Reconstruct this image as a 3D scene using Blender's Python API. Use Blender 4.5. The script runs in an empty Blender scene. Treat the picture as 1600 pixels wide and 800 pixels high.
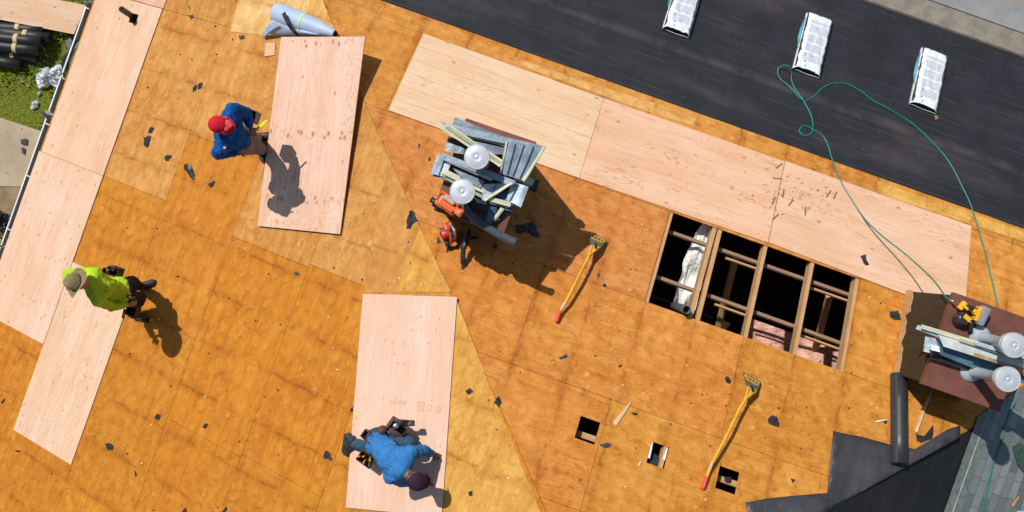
import bpy, bmesh, math, random
from mathutils import Vector, Matrix, Quaternion, noise
R = math.radians
rnd = random.Random(7)
S = bpy.context.scene
COL = S.collection

# ---------------------------------------------------------------- camera, sky, sun, exposure
F, CX, CY, CH, TX, TY, PHI, PT = 1518.267, 4.92253911, -8.4381935, 14.2178457, 7.278e-4, 1.7358e-3, 0.34177601, 0.449584554
TP, CP, SP = math.tan(PT), math.cos(PT), math.sin(PT)
CAM_R = (Matrix.Rotation(TX, 3, 'X') @ Matrix.Rotation(TY, 3, 'Y'))
CAM_P = Vector((CX, CY, CH))
cam = bpy.data.cameras.new('camera'); co = bpy.data.objects.new('camera', cam); COL.objects.link(co)
cam.sensor_width = 36; cam.sensor_fit = 'HORIZONTAL'; cam.lens = F/1600*36; cam.clip_start = .1; cam.clip_end = 2000
co.matrix_world = Matrix.Translation(CAM_P) @ CAM_R.to_4x4()
S.camera = co
SUN_EL, SUN_AZ = 53.0, 127.0
w = bpy.data.worlds.new('World'); S.world = w; w.use_nodes = True
nt = w.node_tree; sky = nt.nodes.new('ShaderNodeTexSky'); sky.sky_type = 'NISHITA'; sky.sun_disc = False
sky.sun_elevation = R(SUN_EL); sky.sun_rotation = R(90-SUN_AZ)
nt.links.new(sky.outputs[0], nt.nodes['Background'].inputs[0]); nt.nodes['Background'].inputs[1].default_value = .09
sl = bpy.data.lights.new('sun', 'SUN'); sl.energy = 4.6; sl.angle = R(.5); sl.color = (1, .955, .89)
so = bpy.data.objects.new('sun', sl); COL.objects.link(so)
sd = Vector((math.cos(R(SUN_EL))*math.cos(R(SUN_AZ)), math.cos(R(SUN_EL))*math.sin(R(SUN_AZ)), math.sin(R(SUN_EL))))
so.rotation_euler = sd.to_track_quat('Z', 'Y').to_euler(); so.location = (0, 0, 30)
S.view_settings.view_transform = 'Standard'; S.view_settings.look = 'None'; S.view_settings.gamma = 1
S.view_settings.use_curve_mapping = False; S.view_settings.exposure = -0.16
S.render.resolution_x = 1024; S.render.resolution_y = 512

# ---------------------------------------------------------------- coordinates of the place
# roof frame: U runs along the right eave, V runs up the right slope (plan); heights are metres above the hip's foot
U = Vector((math.cos(PHI), -math.sin(PHI), 0)); V = Vector((-math.sin(PHI), -math.cos(PHI), 0)); Z = Vector((0, 0, 1))
HIP = 19.35
def W(u, v, z): return U*u + V*v + Z*z
def frame(o, x, n):
    y = n.cross(x).normalized(); x = y.cross(n).normalized()
    m = Matrix.Identity(4)
    for i in range(3): m[i][0], m[i][1], m[i][2], m[i][3] = x[i], y[i], n[i], o[i]
    return m
NL = (Z*CP - U*SP).normalized(); NR = (Z*CP - V*SP).normalized(); NT = (Z*CP + U*SP).normalized()
FR = {'L': frame(Vector((0, 0, 0)), V, NL), 'R': frame(Vector((0, 0, 0)), -U, NR), 'T': frame(U*HIP, -V, NT)}
NRM = {'L': NL, 'R': NR, 'T': NT}
INV = {k: m.inverted() for k, m in FR.items()}
def ray(x, y): return (CAM_R @ Vector(((x-800)/F, -(y-400)/F, -1)))
def at(x, y, z):                      # survey point of the photograph at height z
    d = ray(x, y); return CAM_P + d*((z-CH)/d.z)
def on(x, y, w, h=0):                 # survey point on a roof slope
    d = ray(x, y); n = NRM[w]; o = FR[w].translation + n*h
    return CAM_P + d*((o-CAM_P).dot(n)/d.dot(n))
def loc(x, y, w): p = INV[w] @ on(x, y, w); return (p.x, p.y)
def zr(u, v): return TP*min(u, v, HIP-u)
def roofz(p): return zr(p.dot(U), p.dot(V))

# ---------------------------------------------------------------- materials
MATS = {}
class NB:
    def __init__(s, name):
        s.m = bpy.data.materials.new(name); s.m.use_nodes = True; s.t = s.m.node_tree; s.b = s.t.nodes['Principled BSDF']
        s.co = s.t.nodes.new('ShaderNodeTexCoord').outputs['Object']
    def n(s, t, **k):
        x = s.t.nodes.new(t)
        for a, b in k.items(): setattr(x, a, b)
        return x
    def l(s, a, b):
        if isinstance(a, (int, float)): b.default_value = a
        elif isinstance(a, tuple): b.default_value = a if len(a) == 4 or b.type == 'VECTOR' else a+(1,)
        else: s.t.links.new(a, b)
    def map(s, sc=(1, 1, 1), lc=(0, 0, 0), src=None, rot=(0, 0, 0)):
        x = s.n('ShaderNodeMapping'); s.l(src or s.co, x.inputs[0]); x.inputs['Scale'].default_value = sc; x.inputs['Location'].default_value = lc; x.inputs['Rotation'].default_value = rot
        return x.outputs[0]
    def noise(s, vec, sc=5, det=4, rough=.55, dist=0, out=0):
        x = s.n('ShaderNodeTexNoise'); s.l(vec, x.inputs['Vector']); x.inputs['Scale'].default_value = sc; x.inputs['Detail'].default_value = det
        x.inputs['Roughness'].default_value = rough; x.inputs['Distortion'].default_value = dist; return x.outputs[out]
    def vor(s, vec, sc=5, out='Distance', feat='F1', rnd=1.0):
        x = s.n('ShaderNodeTexVoronoi', feature=feat); s.l(vec, x.inputs['Vector']); x.inputs['Scale'].default_value = sc; x.inputs['Randomness'].default_value = rnd; return x.outputs[out]
    def math(s, op, a, b=0.0, c=None, clamp=False):
        x = s.n('ShaderNodeMath', operation=op); x.use_clamp = clamp; s.l(a, x.inputs[0]); s.l(b, x.inputs[1])
        if c is not None: s.l(c, x.inputs[2])
        return x.outputs[0]
    def rng(s, v, a, b, c=0.0, d=1.0, smooth=True):
        x = s.n('ShaderNodeMapRange'); s.l(v, x.inputs[0]); x.inputs[1].default_value = a; x.inputs[2].default_value = b; x.inputs[3].default_value = c; x.inputs[4].default_value = d
        if smooth: x.interpolation_type = 'SMOOTHSTEP'
        return x.outputs[0]
    def mix(s, f, a, b, mode='MIX'):
        x = s.n('ShaderNodeMix', data_type='RGBA', blend_type=mode); s.l(f, x.inputs[0]); s.l(a, x.inputs[6]); s.l(b, x.inputs[7]); return x.outputs[2]
    def bump(s, h, st=.3, dist=.01, prev=None):
        x = s.n('ShaderNodeBump'); s.l(h, x.inputs['Height']); x.inputs['Strength'].default_value = st; x.inputs['Distance'].default_value = dist
        if prev is not None: s.l(prev, x.inputs['Normal'])
        s.l(x.outputs[0], s.b.inputs['Normal']); return x.outputs[0]
    def sep(s, v):
        x = s.n('ShaderNodeSeparateXYZ'); s.l(v, x.inputs[0]); return x.outputs
    def fin(s, col, rough=.7, spec=.3, metal=0):
        s.l(col, s.b.inputs['Base Color']); s.l(rough, s.b.inputs['Roughness']); s.b.inputs['Specular IOR Level'].default_value = spec; s.b.inputs['Metallic'].default_value = metal
        return s.m

def simple(name, col, rough=.6, spec=.4, metal=0, var=.18, sc=9, bump=.15, bsc=60, bd=.003):
    if name in MATS: return MATS[name]
    b = NB(name); n = b.noise(b.co, sc, 5, .6)
    c = b.mix(b.rng(n, .3, .7), tuple(x*(1-var) for x in col), tuple(min(1, x*(1+var)) for x in col))
    if bump: b.bump(b.noise(b.co, bsc, 4), bump, bd)
    MATS[name] = b.fin(c, rough, spec, metal); return MATS[name]

def ply(name, tint, dark, grain=.5, cath=.5, knots=.6, seed=0.0, lines=0, rows=None, ks=5.0):
    """new plywood: sheet-local coordinates, x along the grain"""
    b = NB(name); src = b.map(lc=(seed*3.1, seed*1.7, seed))
    fib = b.noise(b.map((1.2, 42, 1), src=src), 2.2, 5, .6)
    big = b.noise(b.map((.5, 2.2, 1), src=src), 1.6, 3, .5, .4)
    ct = b.noise(b.map((.9, 4.2, 1), src=src), 1.5, 2, .45, .6)
    ring = b.math('SINE', b.math('MULTIPLY', ct, 95.0))
    ring = b.rng(ring, .55, 1.0)
    patch = b.rng(b.noise(b.map((1, 2.5, 1), src=src), 1.4, 2), .42, .62)
    ring = b.math('MULTIPLY', ring, patch)
    tint = tuple(x*k for x, k in zip(tint, (.95, .91, .87)))
    c = b.mix(b.rng(big, .3, .7), tuple(t*k for t, k in zip(tint, (.97, .92, .86))), tuple(t*k for t, k in zip(tint, (1.05, 1.1, 1.16))))
    c = b.mix(b.math('MULTIPLY', b.rng(fib, .42, .72), grain), c, dark)
    c = b.mix(b.math('MULTIPLY', ring, min(1, cath*1.5)), c, dark)
    f3 = b.noise(b.map((.8, 16, 1), src=src), 2.0, 4, .6, .5)
    c = b.mix(b.rng(f3, .50, .68, 0, .38), c, dark)
    c = b.mix(b.rng(b.noise(src, 3.2, 6, .7), .46, .7, 0, .3), c, tuple(t*k for t, k in zip(tint, (.88, .78, .66))))
    kv = b.map((1.0, 1.75, 1), src=src)
    n = b.n('ShaderNodeTexVoronoi', feature='F1'); b.l(kv, n.inputs['Vector']); n.inputs['Scale'].default_value = ks
    kd = n.outputs['Distance']; kc = b.sep(n.outputs['Color'])[0]
    sel = b.math('GREATER_THAN', kc, 1-knots)
    if rows:
        xs = b.sep(b.co)[0]; acc = None
        for r_ in rows:
            q = b.rng(b.math('ABSOLUTE', b.math('SUBTRACT', xs, float(r_))), .03, .07, 1, 0)
            acc = q if acc is None else b.math('MAXIMUM', acc, q)
        n2 = b.n('ShaderNodeTexVoronoi', feature='F1'); b.l(b.map((.7, 1.2, 1), src=src), n2.inputs['Vector']); n2.inputs['Scale'].default_value = 11
        k2 = b.math('MULTIPLY', b.rng(n2.outputs['Distance'], .12, .42, 1, 0), acc)
        c = b.mix(b.math('MULTIPLY', k2, .8), c, (.30, .115, .05))
    knot = b.math('MULTIPLY', b.rng(kd, .03, .14, 1, 0), sel)
    halo = b.math('MULTIPLY', b.rng(kd, .08, .24, 1, 0), sel)
    c = b.mix(b.math('MULTIPLY', halo, .55), c, dark)
    c = b.mix(b.math('MULTIPLY', knot, .75), c, (.25, .11, .05))
    if lines:
        ys = b.sep(b.co)[1]
        wob = b.math('MULTIPLY', b.noise(b.map((3, .5, 1), src=src), 1.5, 2), .03)
        pp = b.math('PINGPONG', b.math('ADD', ys, wob), lines)
        c = b.mix(b.rng(pp, .0, .0045, .6, 0), c, (.24, .11, .05))
    dirt = b.rng(b.noise(b.map((3, 3, 1), src=src), 9, 6, .7), .62, .8)
    c = b.mix(b.math('MULTIPLY', dirt, .25), c, dark)
    b.bump(fib, .12, .002)
    return b.fin(c, .75, .2)
NEW_T, NEW_D = (.70, .50, .355), (.52, .30, .17)

def deck_mat():
    b = NB('weathered_plywood')
    at_ = b.n('ShaderNodeVertexColor', layer_name='tone').outputs[0]
    def mul(c, k): return b.mix(1.0, c, k, 'MULTIPLY')
    def lay(c, f, k, k2): return b.mix(b.math('MULTIPLY', f, k), c, k2)
    fib = b.noise(b.map((1.6, 70, 1)), 2.0, 5, .7)
    fib2 = b.noise(b.map((1.0, 26, 1)), 2.3, 4, .65, .6)
    strk = b.noise(b.map((.55, 9, 1)), 1.3, 4, .6, .25)
    mot = b.noise(b.map((.8, 1.4, 1)), 5.0, 7, .65, .3)
    big = b.noise(b.map((.7, 1.2, 1)), 1.1, 3, .5)
    c = b.mix(b.rng(mot, .38, .62), mul(at_, (.93, .85, .70)), mul(at_, (1.06, 1.09, 1.15)))
    c = lay(c, b.rng(big, .38, .62), .45, mul(c, (.90, .80, .60)))
    c = lay(c, b.rng(strk, .50, .68), .5, mul(c, (.80, .68, .46)))
    c = lay(c, b.rng(strk, .46, .32), .42, mul(c, (1.12, 1.22, 1.45)))
    c = lay(c, b.rng(fib, .48, .72), .42, mul(c, (.66, .50, .32)))
    c = lay(c, b.rng(fib2, .52, .70), .36, mul(c, (.64, .46, .28)))
    # long cathedral grain lines
    ct = b.noise(b.map((.9, 3.6, 1)), 1.5, 3, .5, .8)
    ring = b.rng(b.math('SINE', b.math('MULTIPLY', ct, 150.0)), .55, 1.0)
    c = lay(c, b.math('MULTIPLY', ring, b.rng(b.noise(b.co, 1.1, 2), .40, .55)), .48, mul(c, (.56, .36, .2)))
    # dimples: small bulges, pale crests
    warp = b.n('ShaderNodeVectorMath', operation='ADD'); b.l(b.co, warp.inputs[0])
    wn = b.n('ShaderNodeVectorMath', operation='SCALE'); b.l(b.noise(b.co, 6, 3, out=1), wn.inputs[0]); wn.inputs['Scale'].default_value = .14; b.l(wn.outputs[0], warp.inputs[1])
    def voro(sc, mp, feat='F1'):
        n = b.n('ShaderNodeTexVoronoi', feature=feat); b.l(b.map(mp, src=warp.outputs[0]), n.inputs['Vector']); n.inputs['Scale'].default_value = sc
        if feat != 'F1': n.inputs['Smoothness'].default_value = 1.0
        return n.outputs['Distance'], b.sep(n.outputs['Color'])
    vd, vc = voro(10, (.95, 1.8, 1)); vs_, _c = voro(7, (.85, 1.3, 1), 'SMOOTH_F1')
    fl = b.math('MULTIPLY', b.rng(vd, .04, .26, 1, 0), b.math('MULTIPLY', b.rng(vc[0], .35, .8), b.rng(b.noise(b.map(lc=(3, 9, 0)), 1.7, 3), .42, .62)))
    c = lay(c, fl, .42, mul(at_, (1.22, 1.42, 2.1)))
    vd2, vc2 = voro(6.2, (.8, 1.15, 1))
    f2 = b.math('MULTIPLY', b.rng(vd2, .03, .20, 1, 0), b.math('GREATER_THAN', vc2[1], .45))
    c = lay(c, f2, .62, mul(at_, (1.25, 1.5, 2.5)))
    core = b.math('MULTIPLY', b.rng(vd2, .015, .05, 1, 0), b.math('GREATER_THAN', vc2[1], .68))
    c = lay(c, core, .5, mul(at_, (.42, .26, .16)))
    # scratches
    for rot, sc_ in ((.5, 2.4), (-.9, 3.1)):
        q = b.noise(b.map((26, 3, 1), rot=(0, 0, rot)), sc_, 3, .5, 1.2)
        ms = b.rng(b.noise(b.co, 2.3, 2), .5, .6)
        c = lay(c, b.math('MULTIPLY', b.rng(b.math('ABSOLUTE', b.math('SUBTRACT', q, .5)), 0, .005, 1, 0), ms), .55, mul(at_, (1.35, 1.7, 3.0)))
    # stains where the sheathing lies over the rafters
    xyz = b.sep(b.co)
    wob = b.math('MULTIPLY', b.math('SUBTRACT', b.noise(b.map((1, 2.4, 1)), 1.8, 3), .5), .10)
    pp = b.math('PINGPONG', b.math('ADD', b.math('ADD', xyz[0], wob), 9.07), .3048)
    pm = b.noise(b.map((.7, 1.2, 1)), 2.2, 5, .75)
    st = b.math('MULTIPLY', b.rng(pp, .0, .03, 1, 0), b.rng(pm, .45, .58))
    c = lay(c, st, .5, mul(at_, (.40, .25, .16)))
    st2 = b.math('MULTIPLY', b.rng(pp, .0, .11, 1, 0), b.rng(b.noise(b.map((.6, .8, 1), lc=(4, 0, 0)), 1.5, 4, .6), .38, .58))
    c = lay(c, st2, .46, mul(c, (.72, .56, .36)))
    st3 = b.math('MULTIPLY', b.math('MULTIPLY', b.rng(b.math('ABSOLUTE', b.math('SUBTRACT', pp, .13)), .0, .05, 1, 0), b.rng(vd, .1, .45, 1, 0)), b.rng(b.noise(b.map(lc=(8, 2, 0)), 1.5, 3), .42, .6))
    c = lay(c, st3, .35, mul(at_, (1.18, 1.34, 1.9)))
    wv = b.noise(b.map((6.5, 1.3, 1), src=warp.outputs[0]), 1.5, 4, .6, .7)
    c = lay(c, b.math('MULTIPLY', b.rng(wv, .56, .70), b.rng(b.noise(b.map(lc=(1, 5, 0)), 1.4, 3), .40, .60)), .45, mul(at_, (.62, .44, .26)))
    vd3, vc3 = voro(9, (1, 1.7, 1))
    sp = b.math('MULTIPLY', b.rng(vd3, .02, .11, 1, 0), b.math('GREATER_THAN', vc3[1], .75))
    c = lay(c, sp, .38, mul(at_, (.45, .28, .15)))
    c = b.mix(b.rng(b.noise(b.co, 42, 3, .6), .72, .78, 0, .7), c, (.08, .045, .022))
    c = b.mix(b.rng(b.noise(b.map(lc=(7, 3, 0)), 48, 2, .6), .735, .77, 0, .7), c, (.7, .6, .45))
    h = b.math('ADD', b.math('MULTIPLY', b.rng(vs_, 0, .7, 1, 0), 1.6), b.math('MULTIPLY', b.rng(vd2, 0, .4, 1, 0), .5))
    h = b.math('ADD', h, b.math('MULTIPLY', b.noise(b.map((.7, 1.2, 1)), 3, 1, .5), 1.2))
    p = b.bump(h, .55, .024)
    b.bump(fib, .15, .002, p)
    return b.fin(c, b.rng(mot, .3, .7, .58, .8), .18)

def felt_mat(name, base=(.016, .017, .023), lines=.5, rough=.72, wr=.5, dusty=.35):
    b = NB(name); xyz = b.sep(b.co)
    y = b.math('ADD', xyz[1], b.math('MULTIPLY', b.noise(b.map((.6, 1, 1)), 1.2, 2), .02))
    ln = b.rng(b.math('PINGPONG', y, .055), 0, .0035, 1, 0)
    lm = b.rng(b.noise(b.map((.8, 14, 1)), 1.6, 3), .45, .62)
    n = b.noise(b.co, 2.2, 6, .65)
    c = b.mix(b.rng(n, .35, .7), tuple(x*.82 for x in base), tuple(x*1.25 for x in base))
    c = b.mix(b.math('MULTIPLY', b.rng(b.noise(b.map((.35, 1.3, 1)), 1.3, 3), .5, .75), dusty), c, (.105, .078, .075))
    c = b.mix(b.math('MULTIPLY', b.math('MULTIPLY', ln, lm), lines), c, (.16, .155, .17))
    yb = b.rng(b.math('ABSOLUTE', b.math('SUBTRACT', xyz[1], 3.36)), 0, .09, 1, 0)
    c = b.mix(b.math('MULTIPLY', yb, b.rng(n, .35, .6, .05, .4)), c, (.10, .075, .07))
    sp = b.vor(b.co, 8); c = b.mix(b.rng(sp, .022, .032, .9, 0), c, (.5, .42, .3))
    wv = b.noise(b.map((1.7, .8, 1), rot=(0, 0, .4)), 1.1, 4, .5, .5)
    p = b.bump(wv, wr, .06); b.bump(b.noise(b.co, 90, 3), .2, .002, p)
    return b.fin(c, rough, .35)

def shingle_mat():
    b = NB('grey_asphalt_shingles')
    br = b.n('ShaderNodeTexBrick'); b.l(b.co, br.inputs[0]); br.inputs['Scale'].default_value = 1
    br.inputs['Brick Width'].default_value = .22; br.inputs['Row Height'].default_value = .142; br.inputs['Mortar Size'].default_value = .0035; br.offset = .37; br.squash = 1.5; br.squash_frequency = 3
    br.inputs['Color1'].default_value = (.15, .17, .17, 1); br.inputs['Color2'].default_value = (.30, .325, .325, 1); br.inputs['Mortar'].default_value = (.07, .08, .08, 1)
    gr = b.noise(b.co, 190, 3, .8)
    c = b.mix(b.rng(gr, .35, .68), b.mix(1.0, br.outputs[0], (.72, .74, .75), 'MULTIPLY'), b.mix(1.0, br.outputs[0], (1.25, 1.22, 1.2), 'MULTIPLY'))
    c = b.mix(b.rng(b.noise(b.co, 6, 4), .4, .7, 0, .3), c, (.16, .19, .17))
    p = b.bump(br.outputs['Fac'], -.6, .006); b.bump(gr, .5, .003, p)
    return b.fin(c, .9, .2)

def print_mat(name, seed=0):
    """white plastic wrapper with rows of small grey print"""
    b = NB(name); xyz = b.sep(b.co); X, Y = xyz[0], xyz[1]
    # panels across the length (y runs along the bundle)
    m = b.math('PINGPONG', b.math('ADD', Y, .03), .0825)
    pan = b.rng(m, .012, .016)
    edge = b.rng(b.math('ABSOLUTE', b.math('ADD', X, -.012)), .112, .118, 1, 0)
    txt = b.rng(b.noise(b.map((300, 26, 1)), 1, 2), .42, .56)
    col = b.math('GREATER_THAN', b.noise(b.map((40, 3, 1)), 1, 1), .42)
    f = b.math('MULTIPLY', b.math('MULTIPLY', pan, edge), b.math('ADD', .28, b.math('MULTIPLY', b.math('MULTIPLY', txt, col), .5)))
    f = b.math('MULTIPLY', f, b.rng(b.math('ABSOLUTE', Y), .36, .37, 1, 0))
    wr = b.noise(b.co, 14, 4, .6, .4)
    c = b.mix(f, (.70, .73, .78), (.34, .38, .45))
    b.bump(wr, .5, .012)
    return b.fin(c, .38, .5)

def ground_mat():
    b = NB('lawn_soil'); n = b.noise(b.co, 1.3, 6, .65); n2 = b.noise(b.co, 22, 5, .7)
    c = b.mix(b.rng(n2, .35, .65), (.075, .10, .012), (.22, .25, .03))
    c = b.mix(b.rng(n, .56, .68), c, (.26, .20, .12))
    b.bump(n2, .8, .05); return b.fin(c, .9, .1)
def concrete_mat(name, a, bb, sc=2.0):
    b = NB(name); n = b.noise(b.co, sc, 7, .7); n2 = b.noise(b.co, 40, 4, .7)
    c = b.mix(b.rng(n, .3, .7), a, bb); c = b.mix(b.rng(n2, .45, .75, 0, .35), c, tuple(x*.6 for x in a))
    b.bump(n2, .3, .006); return b.fin(c, .88, .2)

DECK = deck_mat()
FELT = felt_mat('black_felt'); FELT2 = felt_mat('black_felt_shaded', (.011, .012, .014), .25, .7, .35, .1)  # one felt; the second copy is darkened where the slope loses its sheen
FELT3 = felt_mat('black_felt_creased_sheen', (.046, .046, .053), .5, .45, 1.0, .2)  # same felt again, base lightened to paint in the sun's sheen
SCRAP = simple('torn_felt', (.022, .023, .028), .7, .3, 0, .35, 14, .4, 40, .01)
SCRAPG = simple('torn_shingle', (.06, .063, .072), .85, .2, 0, .35, 14, .4, 60, .01)
LUMBER = ply('framing_lumber', (.56, .35, .17), (.34, .18, .075), .7, .3, .25, 3, ks=4)
LUMBER_OLD = ply('old_lumber', (.34, .22, .15), (.2, .115, .07), .7, .2, .3, 5, ks=4)
RAWEDGE = ply('raw_wood', (.6, .38, .2), (.4, .2, .09), .6, .2, .2, 8)
WHITE = simple('white_paint', (.78, .79, .80), .4, .5, 0, .05)
def scrapmetal(name, col):
    b = NB(name); n = b.noise(b.co, 5, 6, .65, .4); n2 = b.noise(b.map((3, 22, 1)), 2.5, 4, .65)
    c = b.mix(b.rng(n, .3, .7), tuple(x*.7 for x in col), tuple(x*1.25 for x in col)); c = b.mix(b.rng(n2, .60, .72, 0, .55), c, (.17, .13, .10)); c = b.mix(b.rng(b.noise(b.co, 21, 5, .7), .66, .73, 0, .8), c, (.05, .035, .03))
    b.bump(b.noise(b.co, 9, 4, .6, .8), .45, .02); return b.fin(c, b.rng(n, .3, .7, .38, .6), .5, .15)
GREYM = scrapmetal('blue_grey_metal', (.25, .31, .37))
GREYL = scrapmetal('pale_blue_metal', (.46, .56, .63))
GREYD = simple('dark_blue_metal', (.06, .13, .19), .5, .5, .1, .35, 5, .25, 10, .02)
CREAM = simple('cream_trim', (.58, .58, .43), .5, .4, 0, .15, 5, .1)
CREAMD = simple('olive_trim', (.36, .38, .24), .5, .4, 0, .15, 5, .1)
BROWN = simple('brown_painted_metal', (.155, .06, .042), .55, .35, 0, .18, 4, .15, 30, .003)
BROWNL = simple('red_brown_painted_metal', (.20, .075, .05), .6, .3, 0, .15, 5, .15, 30, .003)
GALV = simple('painted_steel_cap', (.50, .53, .57), .42, .5, .1, .10, 9, .10)
GALVD = simple('painted_steel_pipe', (.42, .48, .54), .4, .5, .1, .1, 6, .06)
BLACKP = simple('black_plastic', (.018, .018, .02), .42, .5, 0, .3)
BLACKR = simple('black_rubber', (.035, .037, .042), .6, .4, 0, .3, 12, .3)
ORANGE = simple('orange_plastic', (.78, .13, .02), .42, .5, 0, .18)
REDP = simple('red_plastic', (.62, .055, .03), .42, .5, 0, .2)
YEL = simple('yellow_plastic', (.85, .42, .02), .42, .5, 0, .12)
def wornpaint(name, col, wear):
    b = NB(name); n = b.noise(b.co, 26, 6, .7); n2 = b.noise(b.co, 7, 4, .6)
    c = b.mix(b.rng(n2, .35, .65), tuple(x*.75 for x in col), col); c = b.mix(b.rng(n, wear, wear+.05, 0, .9), c, (.34, .30, .26)); c = b.mix(b.rng(b.noise(b.co, 48, 3, .6), .64, .7, 0, .9), c, (.03, .025, .02))
    return b.fin(c, .5, .45)
YELP = wornpaint('scratched_yellow_paint', (.80, .42, .025), .60)
STEEL = simple('worn_steel', (.45, .45, .46), .35, .6, .7, .25, 20)
STEELD = simple('dull_steel', (.17, .15, .12), .5, .5, .5, .35, 30)
GREYP = simple('grey_plastic', (.26, .28, .31), .45, .5, 0, .12)
GREEN = simple('green_hose_rubber', (.0, .20, .15), .4, .5, 0, .12)
PINK = simple('pink_insulation', (.78, .42, .34), .95, .05, 0, .3, 7, 1.0, 22, .05)
ATTIC = simple('shaded_attic_board', (.035, .022, .016), .9, .1, 0, .3)  # near-black colour stands in for the shade inside the attic
KRAFT = simple('tan_paper', (.60, .46, .22), .7, .2, 0, .12)

# ---------------------------------------------------------------- mesh builder
class MB:
    """collects shapes in world coordinates; build() writes them into an object's own frame"""
    def __init__(s): s.v = []; s.f = []; s.m = []; s.sm = []; s.tone = []
    def add(s, vs, fs, mi=0, smooth=False, tone=None):
        o = len(s.v); s.v += [Vector(v) for v in vs]
        for f in fs: s.f.append([o+i for i in f]); s.m.append(mi); s.sm.append(smooth); s.tone.append(tone)
        return s
    def box(s, M, sx, sy, sz, mi=0, bev=0):          # M frame at the box centre
        x, y, z = sx/2, sy/2, sz/2
        if bev:
            b = min(bev, x*.6, y*.6, z*.6); vs = []; 
            bm = bmesh.new(); bmesh.ops.create_cube(bm, size=1)
            for v in bm.verts: v.co = Vector((v.co.x*sx, v.co.y*sy, v.co.z*sz))
            bmesh.ops.bevel(bm, geom=bm.edges[:], offset=b, segments=2, affect='EDGES', profile=.6)
            bm.verts.index_update(); s.add([M @ v.co for v in bm.verts], [[v.index for v in f.verts] for f in bm.faces], mi); bm.free(); return s
        vs = [M @ Vector((a*x, b*y, c*z)) for c in (-1, 1) for a, b in ((-1, -1), (1, -1), (1, 1), (-1, 1))]
        s.add(vs, [(3, 2, 1, 0), (4, 5, 6, 7), (0, 1, 5, 4), (1, 2, 6, 5), (2, 3, 7, 6), (3, 0, 4, 7)], mi); return s
    def bar(s, a, b, w, h, up=Z, mi=0, bev=0):
        a, b = Vector(a), Vector(b); d = b-a; x = d.normalized(); n = (up - x*up.dot(x)).normalized()
        return s.box(frame((a+b)/2, x, n), d.length, w, h, mi, bev)
    def prism(s, M, poly, z0, z1, mi=0, tone=None, smi=None):
        n = len(poly)
        ar = sum(poly[i][0]*poly[(i+1) % n][1]-poly[(i+1) % n][0]*poly[i][1] for i in range(n))
        if ar < 0: poly = poly[::-1]
        vs = [M @ Vector((x, y, z0)) for x, y in poly] + [M @ Vector((x, y, z1)) for x, y in poly]
        s.add(vs, [list(range(n))[::-1], list(range(n, 2*n))], mi, tone=tone)
        s.add(vs, [(i, (i+1) % n, n+(i+1) % n, n+i) for i in range(n)], mi if smi is None else smi, tone=tone); return s
    def tube(s, pts, r, n=10, mi=0, cap=True, smooth=True):
        pts = [Vector(p) for p in pts]; rs = r if isinstance(r, (list, tuple)) else [r]*len(pts)
        t0 = (pts[1]-pts[0]).normalized(); a = t0.orthogonal().normalized(); vs = []
        for i, p in enumerate(pts):
            t = (pts[min(i+1, len(pts)-1)]-pts[max(i-1, 0)]).normalized()
            a = (a - t*a.dot(t)).normalized(); b = t.cross(a)
            for k in range(n): vs.append(p + (a*math.cos(2*math.pi*k/n) + b*math.sin(2*math.pi*k/n))*rs[i])
        fs = [(i*n+k, i*n+(k+1) % n, (i+1)*n+(k+1) % n, (i+1)*n+k) for i in range(len(pts)-1) for k in range(n)]
        s.add(vs, fs, mi, smooth)
        if cap: s.add(vs, [list(range(n))[::-1], list(range(len(vs)-n, len(vs)))], mi)
        return s
    def lathe(s, M, prof, n=32, mi=0, smooth=True, sx=1, sy=1):
        vs = [M @ Vector((r*math.cos(2*math.pi*k/n)*sx, r*math.sin(2*math.pi*k/n)*sy, z)) for r, z in prof for k in range(n)]
        fs = [(i*n+k, i*n+(k+1) % n, (i+1)*n+(k+1) % n, (i+1)*n+k) for i in range(len(prof)-1) for k in range(n)]
        return s.add(vs, fs, mi, smooth)
    def grid(s, nx, ny, fn, mi=0, smooth=True, th=0):
        vs = [Vector(fn(i/nx, j/ny)) for j in range(ny+1) for i in range(nx+1)]
        fs = [(j*(nx+1)+i, j*(nx+1)+i+1, (j+1)*(nx+1)+i+1, (j+1)*(nx+1)+i) for j in range(ny) for i in range(nx)]
        s.add(vs, fs, mi, smooth); return s
    def poly_sheet(s, M, poly, th, mi=0): return s.prism(M, poly, 0, th, mi)
    def build(s, name, mats, parent=None, M=None, solid=0):
        if parent is not None: M = MW[parent.name]
        M = M or Matrix.Identity(4); inv = M.inverted()
        me = bpy.data.meshes.new(name); me.from_pydata([inv @ v for v in s.v], [], s.f)
        if not isinstance(mats, (list, tuple)): mats = [mats]
        for m in mats: me.materials.append(m)
        me.polygons.foreach_set('material_index', s.m); me.polygons.foreach_set('use_smooth', s.sm)
        if any(t is not None for t in s.tone):
            ca = me.color_attributes.new('tone', 'FLOAT_COLOR', 'CORNER'); me.color_attributes.active_color = ca
            for p in me.polygons:
                t = s.tone[p.index] or (.4, .2, .05)
                for li in p.loop_indices: ca.data[li].color = (*t, 1)
        me.validate(); me.update()
        o = bpy.data.objects.new(name, me); COL.objects.link(o)
        if solid:
            md = o.modifiers.new('thickness', 'SOLIDIFY'); md.thickness = solid; md.offset = 0
        if parent is not None: o.parent = parent
        else: o.matrix_world = M
        MW[o.name] = M
        return o
MW = {}
def own(m, name, mat, M, parent):
    o = m.build(name, mat, None, M); o.parent = parent; o.matrix_parent_inverse = MW[parent.name].inverted(); return o
def tag(o, label=None, cat=None, group=None, kind=None):
    if label: o['label'] = label
    if cat: o['category'] = cat
    if group: o['group'] = group
    if kind: o['kind'] = kind
    return o
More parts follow.
